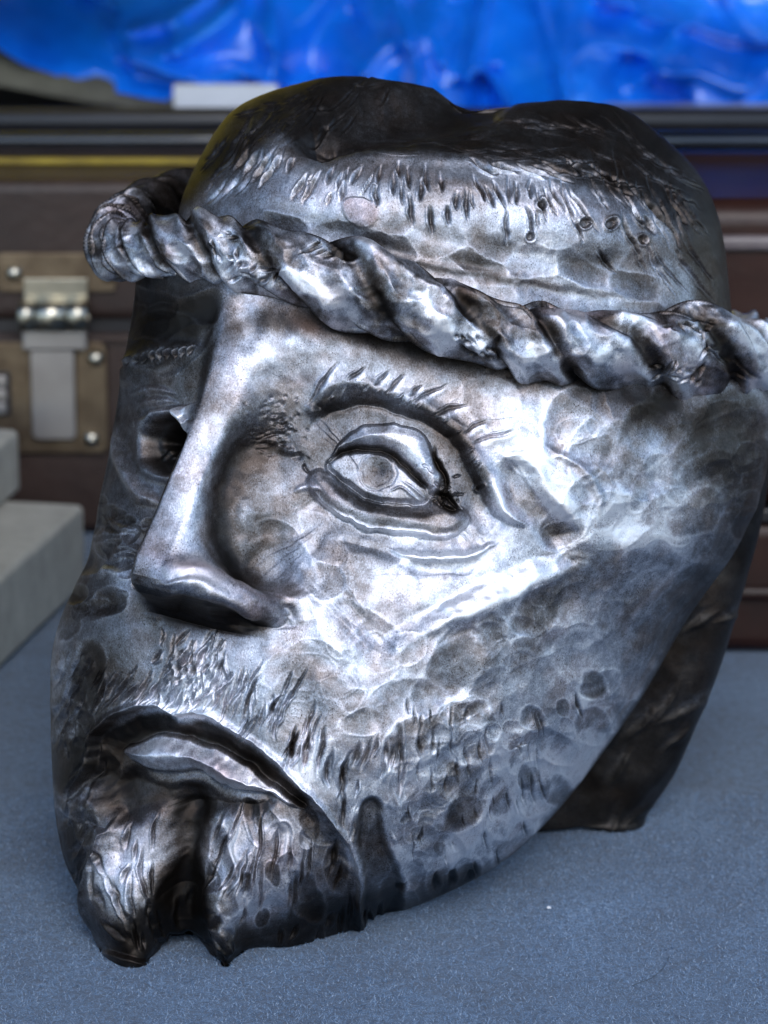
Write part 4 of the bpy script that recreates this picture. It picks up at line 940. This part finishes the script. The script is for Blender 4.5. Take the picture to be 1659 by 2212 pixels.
for pts, w_, am in (([(270, 95), (340, 65), (420, 15), (500, -60)], 11, 26), ([(250, 150), (360, 120), (470, 40), (540, -50)], 30, 34), ([(215, 60), (300, 130), (440, 170), (560, 190)], 22, 22), ([(560, 200), (600, 100), (590, 0), (620, -120)], 26, 30),
                    ([(700, 190), (680, 90), (740, 0), (760, -90)], 40, -30), ([(760, 160), (830, 60), (920, 40), (960, 120)], 30, 26), ([(1000, 170), (1030, 60), (1060, -60)], 16, 34), ([(1015, 105), (1060, 160), (1110, 235)], 9, 26), ([(1150, -40), (1190, 90), (1225, 225)], 12, 18),
                    ([(1035, 130), (1050, 200), (1040, 240)], 26, -34), ([(1240, -20), (1400, 30), (1540, 70), (1660, 90), (1800, 100)], 16, 28), ([(1350, 200), (1420, 150), (1560, 160), (1659, 190)], 30, 30), ([(1360, 100), (1430, 200), (1500, 235)], 28, -30),
                    ([(1160, 150), (1300, 90), (1420, 100), (1500, 40)], 24, 22), ([(880, 200), (900, 100), (860, 0), (880, -100)], 18, 22), ([(120, 10), (200, 60), (260, 70)], 20, -24), ([(1560, -60), (1600, 40), (1680, 120)], 14, 18), ([(420, 220), (500, 150), (600, 160)], 16, 20)):
    fold(pts, w_, am)
for i in range(40):
    a = np.array([rng.rand() * 1700, rng.rand() * 900 + 60]); an = rng.rand() * 3.14; l = 60 + rng.rand() * 120; dd = np.array([math.cos(an), math.sin(an)]) * l / 2
    stroke(Ht, [a - dd, a + rng.randn(2) * 14, a + dd], 12 + 20 * rng.rand(), rng.choice([-1, 1]) * (22 + 40 * rng.rand()), .3)
Ht += noise(300, 101, 2) * 520
Ht = np.roll(Ht, -Y0, 0)                      # rows now match the picture; rows above its top wrap to the end
def low(xs, t):                              # scalloped hanging edge of the tarpaulin
    e_ = np.interp(xs, [-200, 0, 60, 150, 250, 375, 480, 560, 700, 900, 1100, 1180, 1260, 1340, 1420, 1500, 1580, 1659, 1900], [-200, -150, -110, -75, -50, -25, -10, 10, 20, 20, 4, 12, -10, 4, 14, -6, 10, -2, 8]); return e_ * t
tm, nt_, b = mat_new('blue_tarpaulin'); q = NT(nt_); co = q.n('ShaderNodeTexCoord').outputs['Object']
q.l(q.ramp(q.noise(co, 9, 5, .6), [(.3, (.001, .085, .52)), (.55, (.004, .19, .86)), (.75, (.04, .30, .95))]), b.inputs['Base Color'])
b.inputs['Roughness'].default_value = .3; b.inputs['Coat Weight'].default_value = .8; b.inputs['Coat Roughness'].default_value = .14
q.l(q.bump(q.noise(co, 60, 3), .25, .004), b.inputs['Normal'])

HtW = np.vstack([Ht[-Y0:], Ht[:H_ - Y0]])     # shifted copy: row y+Y0
def sample_up(H, px, py): return sample(H, px, py)
_s = sample
def sheet_up(*a, **k):
    global sample
    sample = lambda H, px, py: _s(H, px, py + Y0) if H is HtW else _s(H, px, py)
    o = sheet(*a, **k); sample = _s; return o
tarp = sheet_up('tarpaulin', (-260, 1960), (-640, 238), 1.10, HtW, tm, 520, 260, lean=.00035, amp=1.0, edge=low)
prop(tarp, 'bright blue glossy plastic sheet crumpled in a heap behind everything', 'tarpaulin')
Hz = (noise(120, 103, 3) * 50).astype(np.float32)
cl = sheet('olive_cloth', (-200, 620), (20, 262), 1.06, Hz, OLIVE, 120, 40, lean=.0002, edge=lambda xs, t: np.interp(xs, [-200, 0, 60, 200, 375, 560, 620], [-40, 40, 60, 100, 150, 190, 200]) * (1 - t) + np.interp(xs, [-200, 0, 90, 200, 380, 620], [-80, -75, -60, -40, -14, -6]) * t)
prop(cl, 'olive grey cloth hanging in a curve below the blue sheet, at the left', 'cloth')
a_, b__ = on_y(374, 184, 1.045), on_y(600, 247, 1.045)
V_, F_ = box_vf((0, 0, 0), (b__[0] - a_[0], .01, a_[2] - b__[2])); o = bm_obj('white_card', V_, F_, PAPER, bevel=.001); o.location = ((a_[0] + b__[0]) / 2, 1.05, (a_[2] + b__[2]) / 2); prop(o, 'white card box end showing below the blue sheet', 'card')
a_, b__ = on_y(1150, 236, 1.07), on_y(1800, 286, 1.07)
V_, F_ = box_vf((0, 0, 0), (b__[0] - a_[0], .05, a_[2] - b__[2])); o = bm_obj('folded_plastic', V_, F_, MOTTLE, bevel=.01); o.location = ((a_[0] + b__[0]) / 2, 1.09, (a_[2] + b__[2]) / 2); prop(o, 'mottled white and blue folded plastic lying under the sheet, at the right', 'plastic sheet')
a_, b__ = on_y(1150, 283, 1.03), on_y(1800, 330, 1.03)
V_, F_ = box_vf((0, 0, 0), (b__[0] - a_[0], .06, a_[2] - b__[2])); o = bm_obj('tan_board', V_, F_, TAN, bevel=.003); o.location = ((a_[0] + b__[0]) / 2, 1.055, (a_[2] + b__[2]) / 2); prop(o, 'grey tan board edge below the mottled folded plastic', 'board')
V_, F_ = box_vf((0, 0, 0), (2.4, .5, .225)); o = bm_obj('storage_box', V_, F_, simple('dark_trunk_skin', (.018, .013, .010), (.035, .026, .02), .6), bevel=.006); o.location = (0, 1.32, .1135); prop(o, 'dark brown box under the blue sheet, behind the tubes', 'box')

# ---- yellow cloth hanging at the back of the stall, mirrored in the rim of the cap
nx_, nz_ = 60, 12; gx = np.linspace(-.62, -.13, nx_); gz = np.linspace(.365, .80, nz_)
A = np.stack(np.broadcast_arrays(gx[None], 0.98 + .008 * np.sin(gx * 60)[None] * np.linspace(1, .3, nz_)[:, None], gz[:, None]), -1).astype(float)
B = A + [0, .004, 0]; n_ = nx_ * nz_; F = grid_faces(nz_, nx_, False).reshape(-1, 4)
rim = np.concatenate([np.arange(nx_), np.arange(1, nz_) * nx_ + nx_ - 1, n_ - 2 - np.arange(nx_ - 1), np.arange(nz_ - 2, 0, -1) * nx_]); S = np.stack([rim, np.roll(rim, -1), np.roll(rim, -1) + n_, rim + n_], 1)
yo = link('yellow_cloth', quads_mesh('yellow_cloth', np.concatenate([A.reshape(-1, 3), B.reshape(-1, 3)]), np.concatenate([F, F[:, ::-1] + n_, S])), simple('yellow_cotton', (.70, .50, .01), (.85, .65, .03), .8, scale=8))
prop(yo, 'plain yellow cloth hanging at the back of the stall', 'cloth')

# ---- stepped display stand at the left
pa, pb_ = on_table(0, 1450), on_table(187, 1268)
dd = (pb_ - pa); dd[2] = 0; dd /= np.linalg.norm(dd); nn = np.array([-dd[1], dd[0], 0])
st = empty('display_stand', pb_, 'pale grey stepped display stand with two levels, left of the head', 'display stand')
hA = on_y(185, 1088, pb_[1])[2]
def prism(name, p0, along, depth, z0, z1):
    V = []
    for z in (z0, z1):
        for u, v in ((0, 0), (-along, 0), (-along, depth), (0, depth)): V.append(p0 + dd * u + nn * v + np.array([0, 0, z]) - np.array(st.location))
    return bm_obj(name, V, [(3, 2, 1, 0), (4, 5, 6, 7), (0, 1, 5, 4), (1, 2, 6, 5), (2, 3, 7, 6), (3, 0, 4, 7)], STONE, st, bevel=.0045, seg=4)
prism('lower_step', pb_, .55, .30, .001, hA)
pc = on_table(46, 1062, hA); pc[2] = 0
hB = on_y(42, 926, pc[1])[2]
prism('upper_step', pc, .50, .14, hA + .0002, hB)
#@@BACK1
# ------------------------------------------------------------------ setting: felt covered table
fm, nt_, b = mat_new('blue_felt'); q = NT(nt_)
co = q.n('ShaderNodeTexCoord').outputs['Object']
n1 = q.noise(co, 1400, 3, .7); n2 = q.noise(co, 260, 4, .6, 1.5); n3 = q.noise(co, 14, 4, .55)
f = q.math('ADD', q.math('MULTIPLY', n1, .5), q.math('ADD', q.math('MULTIPLY', n2, .35), q.math('MULTIPLY', n3, .15)))
n5 = q.noise(co, 5, 3, .6)
q.l(q.mix(q.ramp(n5, [(.55, (0, 0, 0)), (.72, (.22, .22, .22))]), q.ramp(f, [(.40, (.006, .024, .056)), (.50, (.030, .080, .155)), (.60, (.115, .22, .36))]), (.075, .085, .09)), b.inputs['Base Color'])
b.inputs['Roughness'].default_value = .95; b.inputs['Specular IOR Level'].default_value = .15
b.inputs['Sheen Weight'].default_value = .25
q.l(q.bump(f, .9, .0015), b.inputs['Normal'])
FELT = fm
bm = []
n = 2
V_, F_ = box_vf((0, .9, -.012), (3.2, 2.9, .024))
tb = bm_obj('table_top', V_, F_, FELT); prop(tb, kind='structure')
# fibres standing out of the felt in the sharp foreground
nf = 90000
r = np.random.RandomState(5)
fx, fy = r.rand(nf) * .75 - .33, r.rand(nf) ** 1.0 * .42 - .27
L_ = .0008 + .0020 * r.rand(nf); az = r.rand(nf) * 6.283; el = .25 + .7 * r.rand(nf); wdt = .00010
b0 = np.stack([fx, fy, np.full(nf, .0)], 1); d1 = np.stack([np.cos(az) * np.cos(el), np.sin(az) * np.cos(el), np.sin(el)], 1) * L_[:, None]
az2 = az + r.randn(nf) * .9; d2 = np.stack([np.cos(az2), np.sin(az2), np.sin(el) * .1], 1) * (L_ * .7)[:, None]
sd_ = np.tile(np.array([[wdt, 0, 0]]), (nf, 1))
VF = np.stack([b0 - sd_, b0 + sd_, b0 + d1 - sd_ * .8, b0 + d1 + sd_ * .8, b0 + d1 + d2], 1).reshape(-1, 3)
i0 = (np.arange(nf) * 5)[:, None]
tri = np.concatenate([i0 + [0, 1, 3], i0 + [0, 3, 2], i0 + [2, 3, 4]], 0)
fim, nt_, b = mat_new('felt_fibre'); b.inputs['Roughness'].default_value = .9
q = NT(nt_); oi = q.noise(q.n('ShaderNodeTexCoord').outputs['Object'], 900, 1)
q.l(q.ramp(oi, [(.35, (.05, .10, .18)), (.55, (.18, .27, .40)), (.7, (.40, .48, .58))]), b.inputs['Base Color'])
me = quads_mesh('felt_fibres', VF, tri); fo = link('felt_fibres', me, fim)
prop(fo, 'short pale blue fibres standing up from the felt', 'felt', kind='stuff')

hp = curve([on_table(*p, .0016) for p in ((1366, 2129), (1392, 2120), (1418, 2104), (1438, 2084), (1446, 2062))], 24)
V_, F_ = [], []
for i, p in enumerate(hp):
    for k in range(5): a = 2 * math.pi * k / 5; V_.append((p[0] - hp[0][0] + .00013 * math.cos(a), p[1] - hp[0][1], p[2] + .0003 * math.sin(i * .5) + .00013 * math.sin(a)))
for i in range(23):
    for k in range(5): F_.append((i * 5 + k, i * 5 + (k + 1) % 5, (i + 1) * 5 + (k + 1) % 5, (i + 1) * 5 + k))
o = bm_obj('hair', V_, F_, BLACK, smooth=True); o.location = (hp[0][0], hp[0][1], 0); prop(o, 'single dark curved hair lying on the felt, lower right', 'hair')
for i, (x_, y_, r_) in enumerate(((1186, 1960, .0011), (1190, 2152, .0007))):
    p = on_table(x_, y_, .0014); V_ = [];
    for k in range(10):
        d_ = r.randn(3); d_ /= np.linalg.norm(d_); V_.append(tuple(d_ * r_ * (.5 + .8 * r.rand()) * np.array([1.3, 1, .7])))
    bmm = __import__('bmesh').new(); [bmm.verts.new(v) for v in V_]; __import__('bmesh').ops.convex_hull(bmm, input=bmm.verts[:]); me = bpy.data.meshes.new('lint'); bmm.to_mesh(me); bmm.free()
    o = link('lint', me, PAPER); o.location = p; prop(o, ('larger white speck of lint on the felt, right of the jaw', 'tiny white speck of lint on the felt near the bottom edge')[i], 'lint', 'white specks on the felt')
gm, nt_, b = mat_new('paving'); q = NT(nt_); b.inputs['Roughness'].default_value = .9
q.l(q.ramp(q.noise(q.n('ShaderNodeTexCoord').outputs['Object'], 6, 6), [(.3, (.06, .058, .055)), (.7, (.11, .105, .10))]), b.inputs['Base Color'])
V_, F_ = box_vf((0, 0, -.85), (120, 120, .1)); prop(bm_obj('ground', V_, F_, gm), kind='structure')
